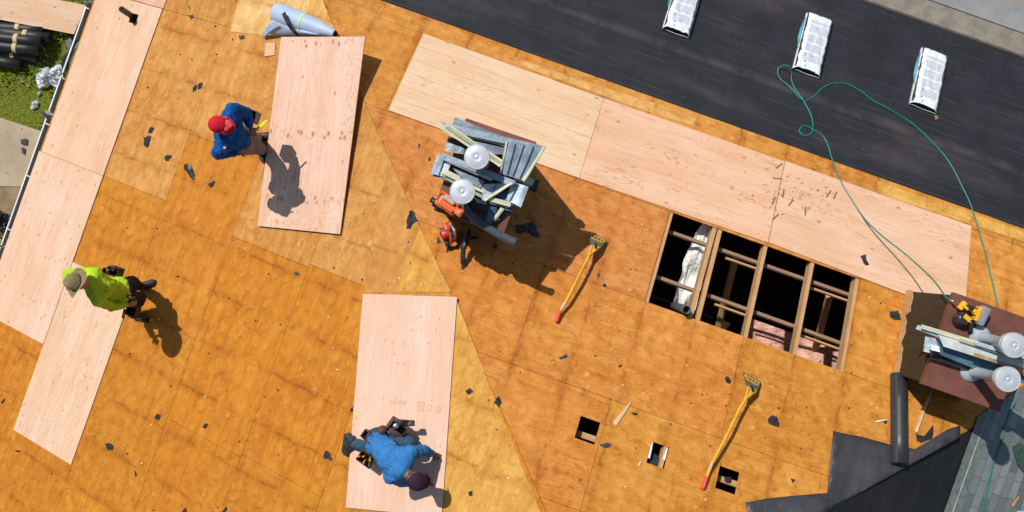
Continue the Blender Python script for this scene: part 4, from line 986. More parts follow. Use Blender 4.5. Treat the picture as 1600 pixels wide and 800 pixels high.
# long felt roll on the roof
roll('felt_roll', on(1404.5, 586, 'R', .10), on(1405.5, 726, 'R', .10), .092, simple('fresh_rolled_felt', (.032, .034, .038), .42, .5, 0, .12, 6, .12, 12, .01), 'black felt roll lying on the roof beside the right chimney', 'felt roll')
# crumpled plastic wrappers on the lawn
def crumple(c, r, h, seed, mat, name, label, cat, n=26):
    m = MB(); M = upright(c); gr = random.Random(seed)
    def f(i, k):
        a = 2*math.pi*i; q = Vector((math.cos(a), math.sin(a), k*3)); rr = r*(1-k**1.6)*(1+.75*noise.noise(Vector((math.cos(a), math.sin(a), seed))*1.3)+.25*noise.noise(q*3+Vector((seed, 0, 0))))+.002
        hh = h*(k+.55*abs(noise.noise(q*2.7+Vector((0, seed, 0))))+.25*noise.noise(q*6))*min(1, k*5)
        return M @ Vector((rr*math.cos(a), rr*math.sin(a), max(0, hh)))
    m.grid(n*2, n//2, f, 0, False); return tag(m.build(name, mat, None, M, solid=.003), label, cat)
WRAP = simple('white_plastic', (.66, .70, .76), .35, .5, 0, .25, 9, .8, 12, .03)
crumple(at(80, 122, GZ+.02), .22, .17, 3, WRAP, 'crumpled_wrapper', 'crumpled white plastic wrapper on the grass by the gutter', 'wrapper')
crumple(at(55, 163, GZ+.02), .07, .06, 5, WRAP, 'crumpled_wrapper', 'small white litter piece lying on the grass above the path', 'wrapper', 14)
crumple(at(61, 147, GZ+.02), .03, .04, 8, WRAP, 'crumpled_wrapper', 'tiny white litter piece between two wrappers on the grass', 'wrapper', 12)
crumple(at(7, 343, GZ+.02), .17, .15, 9, simple('black_bag', (.03, .033, .04), .25, .6, 0, .3, 9, .8, 14, .03), 'plastic_bag', 'shiny black plastic bag on the soil at the left edge', 'bag')
crumple(at(8, 353, GZ+.02), .10, .08, 12, simple('pale_grey_bag', (.4, .43, .46), .3, .5, 0, .3, 9, .8, 14, .03), 'plastic_bag', 'pale grey plastic bag below the black bag at the left edge', 'bag')

# blue-grey membrane roll at the top
BL = simple('pale_blue_membrane', (.40, .50, .65), .5, .35, 0, .06, 5, .2, 8, .02)
a, b = on(432, 20, 'L', .14), on(523, 53, 'L', .05); root = thing('membrane_roll', 'pale blue grey membrane loosely rolled into a cone under the head of a loose sheet', 'membrane roll', frame(on(470, 45, 'L'), (b-a).normalized(), NL))
x = (b-a).normalized(); Mx = frame(a, NL, x); L = (b-a).length; m = MB()
m.lathe(Mx, [(.06, .0), (.125, -.0), (.13, .02), (.13, L*.2), (.125, L*.45), (.10, L*.75), (.05, L*.98), (.045, L)], 28); m.build('roll_body', BL, root)
m = MB(); m.lathe(Mx, [(.001, L-.02), (.036, L-.02), (.04, L+.012), (.03, L+.012), (.028, L-.01)], 16); m.build('core_tube', simple('dark_cardboard', (.09, .035, .02), .8), root)
m = MB()
P00, P10, P01, P11 = on(447, 24, 'L', .20), on(478, 55, 'L', .12), on(410, 50, 'L', .08), on(416, 61, 'L', .03)
def flap(i, k):
    top = on(434, 27, 'L', .17).lerp(on(488, 50, 'L', .16), i); bot = on(411, 51, 'L', .09).lerp(on(470, 60, 'L', .05), i)
    p = top.lerp(bot, k); return p + NL*(.05*math.sin(k*2.6)*(1-i*.4)) - U*0
def flap2(i, k):
    tip = on(437, 24, 'L', .22); e0, e1 = on(411, 51, 'L', .06), on(412, 62, 'L', .02); e2 = on(500, 56, 'L', .10)
    q = tip.lerp(e2, k); r_ = (e0 if k < .001 else e0).lerp(e1, k*.4).lerp(e2, max(0, k-.4)/.6*1.0) if k > .4 else e0.lerp(e1, k/.4)
    return q.lerp(r_, i) + NL*(.04*math.sin(i*3.14))
m.grid(12, 12, flap2); m.build('loose_flap', BL, root, solid=.004)
m = MB(); sp = [on(443, 20, 'L', .30), on(446, 27, 'L', .30), on(451, 38, 'L', .28), on(457, 47, 'L', .22), on(463, 55, 'L', .12)]
for p, q, ww in zip(sp[:-1], sp[1:], (.055, .05, .045, .06)): m.bar(p, q, ww, .005, NL, 0)
m.build('black_strap', SCRAP, root)
m = MB(); m.tube([on(458, 50, 'L', .14), on(466, 55, 'L', .10), on(478, 57, 'L', .07), on(487, 58, 'L', .03)], .012, 8); m.build('black_cord', SCRAP, root)
m = MB(); m.lathe(Mx, [(.124, L*.47), (.127, L*.475), (.1265, L*.50), (.122, L*.505)], 28); m.build('green_tie', simple('pale_green_tape', (.45, .72, .35), .5), root)
plysheet('L', [(415, 67), (430, 67.5), (429, 86), (413, 88)], ply('new_ply_x', (.72, .48, .33), NEW_D, .3, .3, .2, 30), 'palm sized square off-cut of plywood below the blue roll', group='plywood off-cuts')

# shingle bundles
def bundle(cx, cy, ang_px, label, seed, L=1.0, Wd=.375):
    x, y = cx, cy; p = on(x, y, 'R', .0); d = on(x+ang_px[0], y+ang_px[1], 'R')-p; d.normalize()
    M = frame(p+NR*.012, NR.cross(d)*-1, NR); root = thing('shingle_bundle', label, 'shingle bundle', M, 'shingle bundles on the felt'); gr = random.Random(seed)
    H = .085; m = MB()
    def top(i, k):
        xx = (i-.5)*Wd; yy = (k-.5)*L; e = max(abs(i-.5)*2, 0); hh = H*(1-.55*e**9)+.012*noise.noise(Vector((xx*14+seed, yy*9, 0)))+.008*noise.noise(Vector((xx*40, yy*30+seed, 0)))
        jag = (.010*noise.noise(Vector((yy*30, seed, 1))) if e > .99 else 0)
        if k < .02: yy += -.02*(1-(2*i-1)**2)*0 + .012*noise.noise(Vector((xx*20, seed, 5)))+.014*(1-(2*i-1)**2)
        if k > .98: hh *= .7
        return M @ Vector((xx+jag, yy, hh))
    m.grid(20, 44, top)
    m.add([M @ Vector((s*Wd/2, t*L/2, h)) for s in (-1, 1) for t in (-1, 1) for h in (.0, H*.45)], [(0, 1, 3, 2), (4, 6, 7, 5), (2, 3, 7, 6)])
    m.build('wrapper', WM[seed % 3], root)
    m = MB()
    for q in range(7): m.box(M @ Matrix.Translation((gr.uniform(-.004, .004), gr.uniform(-.006, .004)+.01, .006+q*.0105)), Wd-.02, L-.03, .008, 0)
    m.build('shingles', simple('stacked_shingle', (.05, .055, .055), .9, .1), root)
    m = MB()
    def bl(i, k):
        yy = (-.15+.55*k)*L; xx = -Wd/2-.006-.028*math.sin(k*3.14)*i*(1+.4*noise.noise(Vector((k*9, seed, 0))))
        return M @ Vector((xx, yy, H*.62*(1-i*.5)))
    m.grid(4, 18, bl); m.build('blue_edge', simple('teal_film', (.10, .30, .38), .4, .5, 0, .3), root, solid=.003)
    m = MB()
    m.tube([M @ Vector((-Wd/2+.01+(Wd-.02)*t, -L/2+.004+.02*math.sin(3.14*t)*0, .018+.004*math.sin(9*t))) for t in [k/8 for k in range(9)]], .004, 5); m.build('torn_edge', simple('white_plastic_edge', (.70, .72, .68), .5), root)
    m = MB()
    for (ax, ay, ww, hh_, an) in ((-.07+gr.uniform(-.02, .02), -.36, .015, .02, 0), (-.05, -.43, .012, .016, .2), (-.085, -.25, .004, .05, -.15)):
        m.box(M @ Matrix.Translation((ax, ay, H+.004)) @ Matrix.Rotation(an, 4, 'Z'), ww, hh_, .003, 0)
    m.build('ink_mark', BLACKP, root)
    return root
WM = [print_mat('printed_wrap_%d' % k, k) for k in range(3)]
bundle(1268, 73, (22, -90), 'white wrapped shingle bundle with the green hose looped over its lower end', 0)
bundle(1448.5, 128, (18, -88), 'white wrapped shingle bundle furthest right on the felt', 1)
bundle(1067, 11, (25, -85), 'white wrapped shingle bundle cut by the top edge of the photo', 2)

# ================================================================= SHOVELS
def shovel(hd, neck, hpts, grip, label, hh, px):
    w = 'R'; base = on(*hpts[len(hpts)//2][:2], w); d0 = (on(*neck[:2], w)-on(*grip[-1][:2], w)).normalized()
    M = frame(base, d0, NR); root = thing('shingle_shovel', label, 'roofing shovel', M, 'shingle removal shovels')
    q = lambda p: on(p[0], p[1], w, p[2])
    c = [q((a[0], a[1], a[2])) for a in hd]; m = MB()
    n = (c[1]-c[0]).cross(c[3]-c[0]).normalized(); n = n if n.z > 0 else -n
    mid = sum(c, Vector())/4; e = (c[1]-c[0]).normalized(); back = (c[3]-c[0])
    # blade with saw teeth on its front edge, raised ribs
    T = 9; vs = []
    for i in range(T*2+1):
        t = i/(2*T); p = c[0].lerp(c[1], t) - (c[3].lerp(c[2], t)-c[0].lerp(c[1], t)).normalized()*(.016 if i % 2 else 0); vs.append(p)
    top = vs+[c[2], c[3]]; bot = [p-n*.004 for p in top]; N = len(top)
    m.add(top+bot, [list(range(N)), list(range(2*N-1, N-1, -1))]+[(i, (i+1) % N, N+(i+1) % N, N+i) for i in range(N)], 0)
    m.build('blade', STEELD, root)
    m = MB()
    def rib(s0, t0, s1, t1, r=.006):
        f = lambda s, t: c[0].lerp(c[1], s).lerp(c[3].lerp(c[2], s), t)+n*.004
        m.bar(f(s0, t0), f(s1, t1), r*2, .005, n, 0)
    rib(.08, .12, .92, .12); rib(.15, .42, .85, .42); rib(.08, .12, .15, .42); rib(.92, .12, .85, .42); rib(.3, .12, .28, .42, .004); rib(.5, .12, .5, .42, .004); rib(.7, .12, .72, .42, .004)
    m.build('blade_rib', YELP, root)
    m = MB(); nk = q(neck); bk = (c[2]+c[3])/2
    # fulcrum bracket: two cheeks narrowing to the socket
    for s in (.15, .85):
        m.bar(c[3].lerp(c[2], s)+n*.008, nk, .012, .04, n, 0, .003)
    m.add([c[3]+n*.012, c[2]+n*.012, nk+e*.014, nk-e*.014], [(0, 1, 2, 3)]); 
    m.build('socket', YELP, root, solid=.004)
    m = MB(); m.bar(bk-back.normalized()*.04+n*.012, bk+back.normalized()*.05+n*.02, .03, .02, n, 0, .008); m.build('heel_block', BLACKP, root)
    m = MB(); m.tube([bk-e*.04+n*.014, bk+e*.04+n*.014], .009, 10); m.build('heel_pin', STEEL, root)
    hp = [nk+(q(hpts[0])-nk)*0]+[q(p) for p in hpts]+[q(grip[0])]
    m = MB(); m.tube(hp, .017, 14); m.build('handle', YELP, root)
    a, b = hp[-3], hp[-2]
    m = MB(); p0 = hp[-2]; dd = (hp[-1]-hp[-2]).normalized(); m.tube([p0-dd*.06, p0+dd*.02], .0178, 14); m.build('handle_sticker', simple('worn_sticker', (.6, .45, .42), .6, .3, 0, .6, 60), root)
    g0, g1 = q(grip[0]), q(grip[1]); m = MB(); d = (g1-g0).normalized(); m.tube([g0-d*.01, g0, g1-d*.01, g1], [.021, .022, .023, .019], 14); m.build('grip', simple('red_rubber_grip', (.72, .07, .045), .5, .3), root)
    return root
shovel([(920.5, 362, .06), (948.5, 375.5, .06), (938, 388, .12), (922, 384, .12)], (919.5, 401, .16), [(914, 412, .165), (902, 436, .165), (885, 470, .12), (879, 480, .09)], [(875, 487, .07), (868.5, 503, .04)], 'yellow shingle shovel with red grip between the scrap pile and the open bay', 0, 0)
shovel([(1160.5, 582, .06), (1189, 597.5, .06), (1182, 613, .12), (1167, 604, .12)], (1164, 625, .16), [(1155, 640, .17), (1140, 672, .17), (1121, 708, .13), (1110, 730, .08)], [(1104, 746, .055), (1098, 764, .03)], 'yellow shingle shovel with red grip beside the lowest square vent hole', 0, 0)

# ================================================================= METAL SCRAPS ON THE CHIMNEYS
def strip_px(name, pts, zs, th, mat, label, cat='metal strip', group='metal strips piled on the chimney left of the open bay', lip=.012, lipmat=None, seams=None, mats=None):
    """a bent strip of sheet metal surveyed at its four corners (two along each long edge), resting at heights zs"""
    c = [at(x, y, z) for (x, y), z in zip(pts, zs)]; n = (c[1]-c[0]).cross(c[3]-c[0]).normalized(); n = n if n.z > 0 else -n
    x = (c[1]-c[0]).normalized(); M = frame(sum(c, Vector())/4, x, n); nx = 10; m = MB(); sd_ = rnd.random()*50
    def f(i, k):
        p = c[0].lerp(c[1], i).lerp(c[3].lerp(c[2], i), k); return p+n*(.012*noise.noise(Vector((i*2.2+sd_, k*.5, 0)))+.004*math.sin(i*3.1+sd_))
    m.grid(nx, 3, f, 0, False)
    if lip:
        for kk in (0, 1):
            m.grid(nx, 1, lambda i, k: f(i, kk)+n*(-lip*k if kk == 0 else lip*.6*k), 0, False)
    root = m.build(name, mat, None, M, solid=th); tag(root, label, cat, group)
    if seams:
        q = MB()
        for (s0, s1) in seams:
            A = [f(s0+(s1-s0)*t, t)+n*.012 for t in (0.03, .35, .65, .97)]
            for a_, b_ in zip(A[:-1], A[1:]): q.bar(a_, b_, .006, .02, n)
        q.build('standing_seam', lipmat or GREYD, root)
    return root
CHG = 'metal strips piled on the chimney left of the open bay'
zb = 4.09
def SP(*a, **k): return strip_px('metal_strip', *a, **k)
SP([(728, 185), (838, 222), (836, 231), (724, 194)], (zb, zb, zb, zb), .003, BROWNL, 'red brown strip along the far edge of the scrap pile')
SP([(711, 183), (782, 212), (779, 221), (707, 194)], (4.18, 4.14, 4.14, 4.18), .003, GREYM, 'short blue grey strip behind the long one at the far edge of the pile')
SP([(687, 190), (852, 229), (846, 236), (706, 207)], (4.22, 4.2, 4.2, 4.22), .003, GREYM, 'long blue grey strip along the far side of the scrap pile')
SP([(712, 206), (793, 224), (790, 229), (727, 213)], (4.16, 4.16, 4.16, 4.16), .003, GREYL, 'narrow pale strip under the long blue grey one')
SP([(742, 221), (791, 232), (787, 241), (744, 240)], (4.16, 4.16, 4.15, 4.15), .003, GREYM, 'curved grey panel right of the far vent cap')
SP([(697, 222), (727, 232), (724, 241), (694, 236)], (4.15, 4.15, 4.15, 4.15), .003, GREYM, 'crumpled grey panel left of the far vent cap')
SP([(699, 193), (786, 251), (781, 261), (686, 200)], (4.27, 4.24, 4.24, 4.27), .003, CREAM, 'cream channel lying diagonally under the far vent cap', lip=.03)
SP([(700, 196), (785, 254), (783, 258), (696, 199)], (4.28, 4.25, 4.25, 4.28), .003, CREAMD, 'olive inner face of the diagonal cream channel', lip=.012)
SP([(792, 221), (852, 229), (816, 281), (781, 271)], (4.24, 4.23, 4.22, 4.22), .003, GREYM, 'large grey panel with standing seams at the right of the pile', lip=.03, seams=((.22, .30), (.45, .55), (.70, .86)))
SP([(853, 228), (818, 283), (815, 281), (850, 228)], (4.26, 4.24, 4.22, 4.24), .003, CREAM, 'cream edge strip along the large seamed panel')
SP([(793, 221), (783, 271), (781, 270), (790, 221)], (4.26, 4.25, 4.25, 4.26), .003, CREAM, 'thin cream strip left of the large seamed panel')
SP([(692, 239), (806, 283), (800, 291), (688, 248)], (4.24, 4.22, 4.22, 4.24), .003, GREYM, 'long grey strip between the two vent caps')
SP([(700, 249), (770, 279), (768, 283), (699, 253)], (4.23, 4.2, 4.2, 4.23), .003, WHITE, 'white edged strip between the two vent caps')
SP([(684, 240), (706, 252), (697, 276), (673, 271)], (4.2, 4.19, 4.19, 4.2), .003, GREYL, 'pale blue dented panel at the left end of the pile', seams=((.5, .5),))
SP([(676, 262), (727, 284), (722, 292), (672, 273)], (4.15, 4.14, 4.14, 4.15), .003, GREYM, 'grey bent strip below the dented panel at left')
SP([(693, 263), (763, 297), (758, 303), (688, 270)], (4.21, 4.19, 4.19, 4.21), .003, CREAM, 'cream strip above the near vent cap')
SP([(691, 269), (756, 303), (752, 309), (688, 276)], (4.18, 4.16, 4.16, 4.18), .003, CREAMD, 'olive strip above the near vent cap')
SP([(708, 263), (757, 283), (751, 294), (718, 275)], (4.25, 4.22, 4.22, 4.25), .003, GREYM, 'grey wedge strip lying over the cream ones')
SP([(756, 288), (801, 286), (775, 306), (752, 314)], (4.22, 4.21, 4.2, 4.2), .003, GREYL, 'grey trapezoid panel right of the near vent cap', seams=((.45, .5),))
SP([(801, 287), (757, 315), (754, 312), (798, 285)], (4.25, 4.23, 4.22, 4.24), .003, CREAM, 'cream edge strip of the trapezoid panel')
SP([(800, 284), (826, 292), (814, 324), (791, 312)], (4.17, 4.16, 4.16, 4.17), .003, GREYL, 'pale blue flat panel at the lower right corner of the pile', seams=((.4, .2),))
SP([(775, 298), (806, 300), (800, 330), (788, 328)], (4.13, 4.13, 4.13, 4.13), .003, GREYD, 'dark blue panel half hidden at the lower right of the pile')
SP([(763, 307), (799, 316), (797, 323), (761, 313)], (4.2, 4.19, 4.19, 4.2), .003, CREAM, 'cream strip at the lower right of the pile')
SP([(765, 312), (796, 322), (794, 325), (764, 317)], (4.17, 4.16, 4.16, 4.17), .003, CREAMD, 'olive strip at the lower right of the pile')
SP([(766, 312), (780, 316), (768, 350), (759, 347)], (4.13, 4.13, 4.11, 4.11), .003, GREYD, 'dark blue strip pointing down beside the black duct')
SP([(782, 324), (788, 327), (774, 345), (770, 342)], (4.15, 4.15, 4.12, 4.12), .003, CREAM, 'cream sliver pointing down beside the dark blue strip')
SP([(806, 270), (836, 281), (831, 291), (803, 280)], (4.10, 4.05, 4.05, 4.10), .003, CREAM, 'cream stub poking out at the right of the pile')
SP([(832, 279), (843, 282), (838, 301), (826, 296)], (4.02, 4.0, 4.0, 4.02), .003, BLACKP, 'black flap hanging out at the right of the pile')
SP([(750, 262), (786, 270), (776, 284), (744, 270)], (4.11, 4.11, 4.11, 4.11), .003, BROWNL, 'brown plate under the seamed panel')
SP([(700, 213), (770, 237), (765, 250), (697, 228)], (4.10, 4.10, 4.10, 4.10), .003, BLACKP, 'black sheet darkening the gaps under the far strips of the pile')  # black sheets added here to paint in the dark of the gaps
SP([(700, 253), (784, 285), (778, 296), (696, 262)], (4.11, 4.11, 4.11, 4.11), .003, BLACKP, 'black sheet darkening the gaps under the middle strips of the pile')
SP([(733, 300), (792, 318), (782, 338), (728, 322)], (4.095, 4.095, 4.095, 4.095), .003, BLACKP, 'black sheet darkening the gap beside the near vent cap')
# second chimney's strips
C2G = 'metal strips piled on the right chimney'
def SQ(*a, **k): return strip_px('metal_strip', *a, group=C2G, **k)
z_ = 3.86
SQ([(1434, 508), (1472, 520), (1470, 528), (1431, 514)], (4.02, 4.02, 4.02, 4.02), .003, GREYL, 'pale strip end sticking out furthest left from the right chimney')
SQ([(1440, 507), (1530, 534), (1528, 540), (1439, 513)], (4.06, 4.04, 4.04, 4.06), .003, CREAM, 'cream slotted strip at the far edge of the right pile')
SQ([(1466, 523), (1640, 575), (1636, 592), (1474, 541)], (4.06, 4.1, 4.1, 4.06), .003, simple('pale_green_metal', (.55, .62, .60), .4, .5, .1, .2, 5, .2), 'broad pale green strip across the right chimney')
SQ([(1500, 529), (1640, 572), (1639, 577), (1499, 533)], (4.10, 4.14, 4.14, 4.10), .003, CREAMD, 'thin olive strip above the broad pale green one')
SQ([(1521, 532), (1640, 566), (1638, 572), (1524, 539)], (4.13, 4.16, 4.16, 4.13), .003, GREYL, 'pale strip next to the vent pipe base')
SQ([(1522, 551), (1640, 588), (1638, 593), (1520, 556)], (4.12, 4.14, 4.14, 4.12), .003, simple('rusty_edge', (.36, .24, .15), .6, .3, 0, .4), 'rusty thin strip along the broad pale one')
SQ([(1446, 526), (1462, 529), (1468, 550), (1444, 543)], (3.98, 3.98, 3.98, 3.98), .003, GREYL, 'pale blue end piece over the dark chimney side')
SQ([(1454, 538), (1467, 541), (1469, 550), (1456, 547)], (4.02, 4.02, 4.02, 4.02), .003, WHITE, 'small pale tab at the left of the right pile')
SQ([(1444, 540), (1452, 542), (1453, 551), (1443, 549)], (4.0, 4.0, 4.0, 4.0), .003, GREYL, 'smallest pale tab at the left of the right pile')
SQ([(1460, 528), (1560, 566), (1545, 585), (1462, 551)], (3.95, 3.95, 3.95, 3.95), .003, GREYD, 'wide dark blue strip under the pale ones on the right chimney')
SQ([(1485, 548), (1640, 600), (1636, 612), (1488, 562)], (3.93, 3.97, 3.97, 3.93), .003, GREYD, 'dark blue strip nearest the lower vent pipe')
SQ([(1448, 553), (1560, 582), (1556, 592), (1446, 558)], (3.87, 3.88, 3.88, 3.87), .003, BLACKP, 'black strip below the dark blue ones on the right chimney')

# black corrugated duct across the left chimney
def spiral(name, pts, r, mat, label, cat, M):
    root = thing(name, label, cat, M); m = MB(); P = [Vector(p) for p in pts]; out = []
    def cr(t):
        s = t*(len(P)-1); i = min(int(s), len(P)-2); f = s-i; p0, p1, p2, p3 = P[max(i-1, 0)], P[i], P[i+1], P[min(i+2, len(P)-1)]
        return .5*((2*p1)+(p2-p0)*f+(2*p0-5*p1+4*p2-p3)*f*f+(3*p1-p0-3*p2+p3)*f**3)
    n = 60; out = [cr(i/n) for i in range(n+1)]; m.tube(out, [r*(1+.03*(i % 2)) for i in range(n+1)], 16); m.build('duct_body', mat, root)
    m = MB(); d = (out[-1]-out[-2]).normalized(); m.tube([out[-1]-d*.02, out[-1]+d*.004], [r*1.12, r*1.12], 16); m.build('end_collar', mat, root); return root
pts = [at(718, 312, 4.16), at(731, 330, 4.16), at(748, 347, 4.14), at(762, 356, 4.12), at(782, 368, 4.1), at(804, 378, 4.08)]
spiral('duct', pts, .042, simple('charcoal_duct', (.075, .085, .10), .6, .3, 0, .3, 30, .4, 60, .006), 'charcoal flexible duct drooping from the left chimney', 'duct', upright(pts[2]))

# orange cut-off saw on the chimney corner
def sawO():
    f = lambda x, y, z: at(x, y, z)
    zc = 4.16; o = f(703, 321, zc); ax = (f(724, 334, zc)-f(683, 305, zc)).normalized(); M = frame(o, ax, Z); root = thing('cutoff_saw', 'orange power saw with clear guard on the corner of the left chimney', 'power saw', M)
    m = MB(); T_ = Matrix.Translation
    m.box(M @ T_((-.02, -.01, 0)), .22, .13, .11, 0, .025); m.box(M @ T_((.10, .0, .01)), .12, .09, .09, 0, .02); m.box(M @ T_((-.1, -.055, .01)), .10, .05, .09, 0, .02); m.build('motor_body', ORANGE, root)
    m = MB(); m.tube([M @ Vector(p) for p in ((-.15, .03, .02), (-.14, .07, .07), (-.02, .075, .09), (.08, .05, .09))], .014, 10); m.build('front_handle', ORANGE, root)
    m = MB(); m.box(M @ T_((-.03, .045, .075)), .13, .055, .05, 0, .022); m.build('clear_guard', simple('smoky_plastic', (.45, .42, .42), .25, .5), root)
    m = MB(); m.tube([M @ Vector((-.10, -.05, .07)), M @ Vector((.06, -.04, .075))], .016, 10); m.build('rear_handle', ORANGE, root)
    m = MB(); m.lathe(M @ T_((-.15, -.06, 0)) @ Matrix.Rotation(R(90), 4, 'X'), [(.001, -.03), (.05, -.03), (.055, 0), (.05, .03), (.001, .03)], 18); m.box(M @ T_((-.12, -.09, -.01)), .08, .04, .06, 0, .012); m.build('starter_cover', BLACKP, root)
    m = MB(); m.box(M @ T_((.115, -.005, .062)), .05, .04, .01, 0, .003); m.build('warning_label', simple('red_white_label', (.7, .25, .2), .5), root)
sawO()
# red circular saw on the roof
def sawR():
    o = on(703, 372, 'R', .0); ax = (on(708, 394, 'R')-on(692, 350, 'R')).normalized(); M = frame(o, ax, NR); root = thing('circular_saw', 'red circular saw standing on the decking below the left chimney', 'power saw', M)
    T_ = Matrix.Translation; m = MB()
    m.box(M @ T_((0, .075, .014)), .29, .015, .006); m.box(M @ T_((-.14, 0, .014)), .02, .16, .006); m.box(M @ T_((.13, 0, .014)), .04, .16, .006); m.box(M @ T_((0, -.06, .014)), .29, .05, .006)
    B = MB(); dd = (frame(o, ax, NR)); m.build('base_plate', STEELD, root)
    m = MB(); MM = M @ T_((-.02, .035, .10)) @ Matrix.Rotation(R(90), 4, 'X'); m.lathe(MM, [(.001, -.016), (.085, -.016), (.094, -.01), (.094, .01), (.085, .016), (.001, .016)], 30); m.build('blade_guard', simple('grey_guard', (.33, .30, .28), .45, .5, .4, .25), root)
    m = MB(); m.lathe(MM, [(.001, -.0012), (.098, -.0012), (.098, .0012), (.001, .0012)], 36); m.build('blade', STEEL, root)
    m = MB(); m.lathe(M @ T_((-.02, -.05, .10)) @ Matrix.Rotation(R(90), 4, 'X'), [(.001, -.06), (.045, -.06), (.05, -.04), (.05, .05), (.04, .06)], 20); m.box(M @ T_((-.08, -.03, .15)), .10, .05, .05, 0, .018); m.build('motor', REDP, root)
    m = MB(); m.tube([M @ Vector(p) for p in ((-.12, -.02, .13), (-.06, -.02, .19), (.04, -.02, .20), (.10, -.03, .15), (.11, -.03, .10))], [.018, .02, .022, .02, .018], 12); m.build('handle', REDP, root)
    m = MB(); m.tube([M @ Vector((-.02, -.02, .222)), M @ Vector((.07, -.022, .20))], .014, 8); m.lathe(M @ T_((.10, -.075, .10)) @ Matrix.Rotation(R(90), 4, 'X'), [(.001, -.02), (.028, -.02), (.03, .02), (.001, .02)], 14); m.build('grip_pad', BLACKP, root)
    m = MB(); m.tube([M @ Vector(p) for p in ((.11, -.03, .10), (.14, -.05, .05), (.13, -.08, .025), (.16, -.10, .02))], .006, 6); m.build('power_cord', BLACKP, root)
sawR()
# black nailer leaning on its nose
def gun2():
    a, b = on(722, 421, 'R', .01), on(724, 388, 'R', .16); M = frame(on(724, 400, 'R'), (b-a).normalized() if abs((b-a).normalized().dot(NR)) < .9 else U, NR); root = thing('caulking_gun', 'black pointed tool with dark grip lying below the left chimney', 'hand tool', M)
    m = MB(); m.tube([a, a.lerp(b, .25), a.lerp(b, .3), b], [.004, .012, .026, .03], 14); m.build('barrel', BLACKR, root)
    c = on(733, 360, 'R', .20); m = MB(); m.tube([b, on(729, 376, 'R', .2), c], [.034, .04, .028], 12); m.build('grip', BLACKP, root)
    m = MB(); m.bar(on(733, 372, 'R', .12), on(745, 371, 'R', .04), .03, .03, NR, 0, .01); m.bar(on(722, 362, 'R', .2), on(727, 386, 'R', .2), .012, .02, NR, 0, .004); m.build('trigger', BLACKP, root)
    m = MB(); m.bar(a, on(731, 398, 'R', .10), .01, .006, NR); m.build('push_rod', STEELD, root)
gun2()

# yellow coil nail gun on the right chimney
def nailgun():
    z = 3.80; f = lambda x, y, h: at(x, y, z+h); o = f(1515, 490, 0); ax = (f(1548, 480, 0)-f(1492, 500, 0)).normalized(); M = frame(o, ax, Z); root = thing('nail_gun', 'yellow and black coil nail gun lying on the brown cap of the right chimney', 'nail gun', M)
    m = MB(); a, b = f(1541, 479, .13), f(1527, 507, .11); m.bar(a, b, .105, .10, Z, 0, .03); m.build('motor_housing', GREYP, root)
    m = MB(); a2, b2 = f(1531, 479, .14), f(1522, 501, .13); m.bar(a2, b2, .04, .10, Z, 0, .012); m.bar(f(1526, 484, .17), f(1523, 489, .17), .05, .03, Z, 0, .008); m.bar(f(1521, 488, .15), f(1526, 492, .15), .035, .06, Z, 0, .008); m.build('side_cover', YEL, root)
    m = MB(); m.bar(f(1508, 472, .09), f(1498, 483, .09), .055, .06, Z, 0, .014); m.bar(f(1504, 476, .12), f(1512, 484, .12), .03, .04, Z, 0, .01); m.build('handle', YEL, root)
    m = MB(); m.tube([f(1508, 478, .1), f(1520, 482, .12), f(1530, 486, .12)], .022, 12); m.build('grip', BLACKP, root)
    dc = f(1503, 498, .09); dm = frame(dc, ax, (Z+(-V)*.35+U*.25).normalized()); m = MB(); m.lathe(dm, [(.001, -.07), (.065, -.07), (.072, -.055), (.072, .03), (.066, .045), (.04, .05), (.001, .05)], 28); m.build('coil_magazine', simple('glossy_black', (.03, .03, .03), .22, .7, 0, .2), root)
    m = MB(); m.bar(f(1507, 493, .155), f(1516, 501, .145), .05, .012, Z, 0, .006); m.build('magazine_lid', YEL, root)
    m = MB(); m.bar(f(1516, 499, .10), f(1516, 518, .05), .045, .05, Z, 0, .01); m.bar(f(1521, 500, .1), f(1530, 508, .08), .04, .04, Z, 0, .01); m.tube([f(1516, 514, .05), f(1516.5, 521, .03)], .012, 10); m.build('nose', BLACKP, root)
    m = MB(); m.tube([f(1509, 500, .12), f(1518, 504, .12)], .01, 8); m.build('latch', STEEL, root)
    m = MB(); m.tube([f(1497, 476, .09), f(1489, 471, .09)], [.012, .010], 10); m.build('air_fitting', simple('brass', (.6, .45, .2), .3, .5, .9), root)
nailgun()

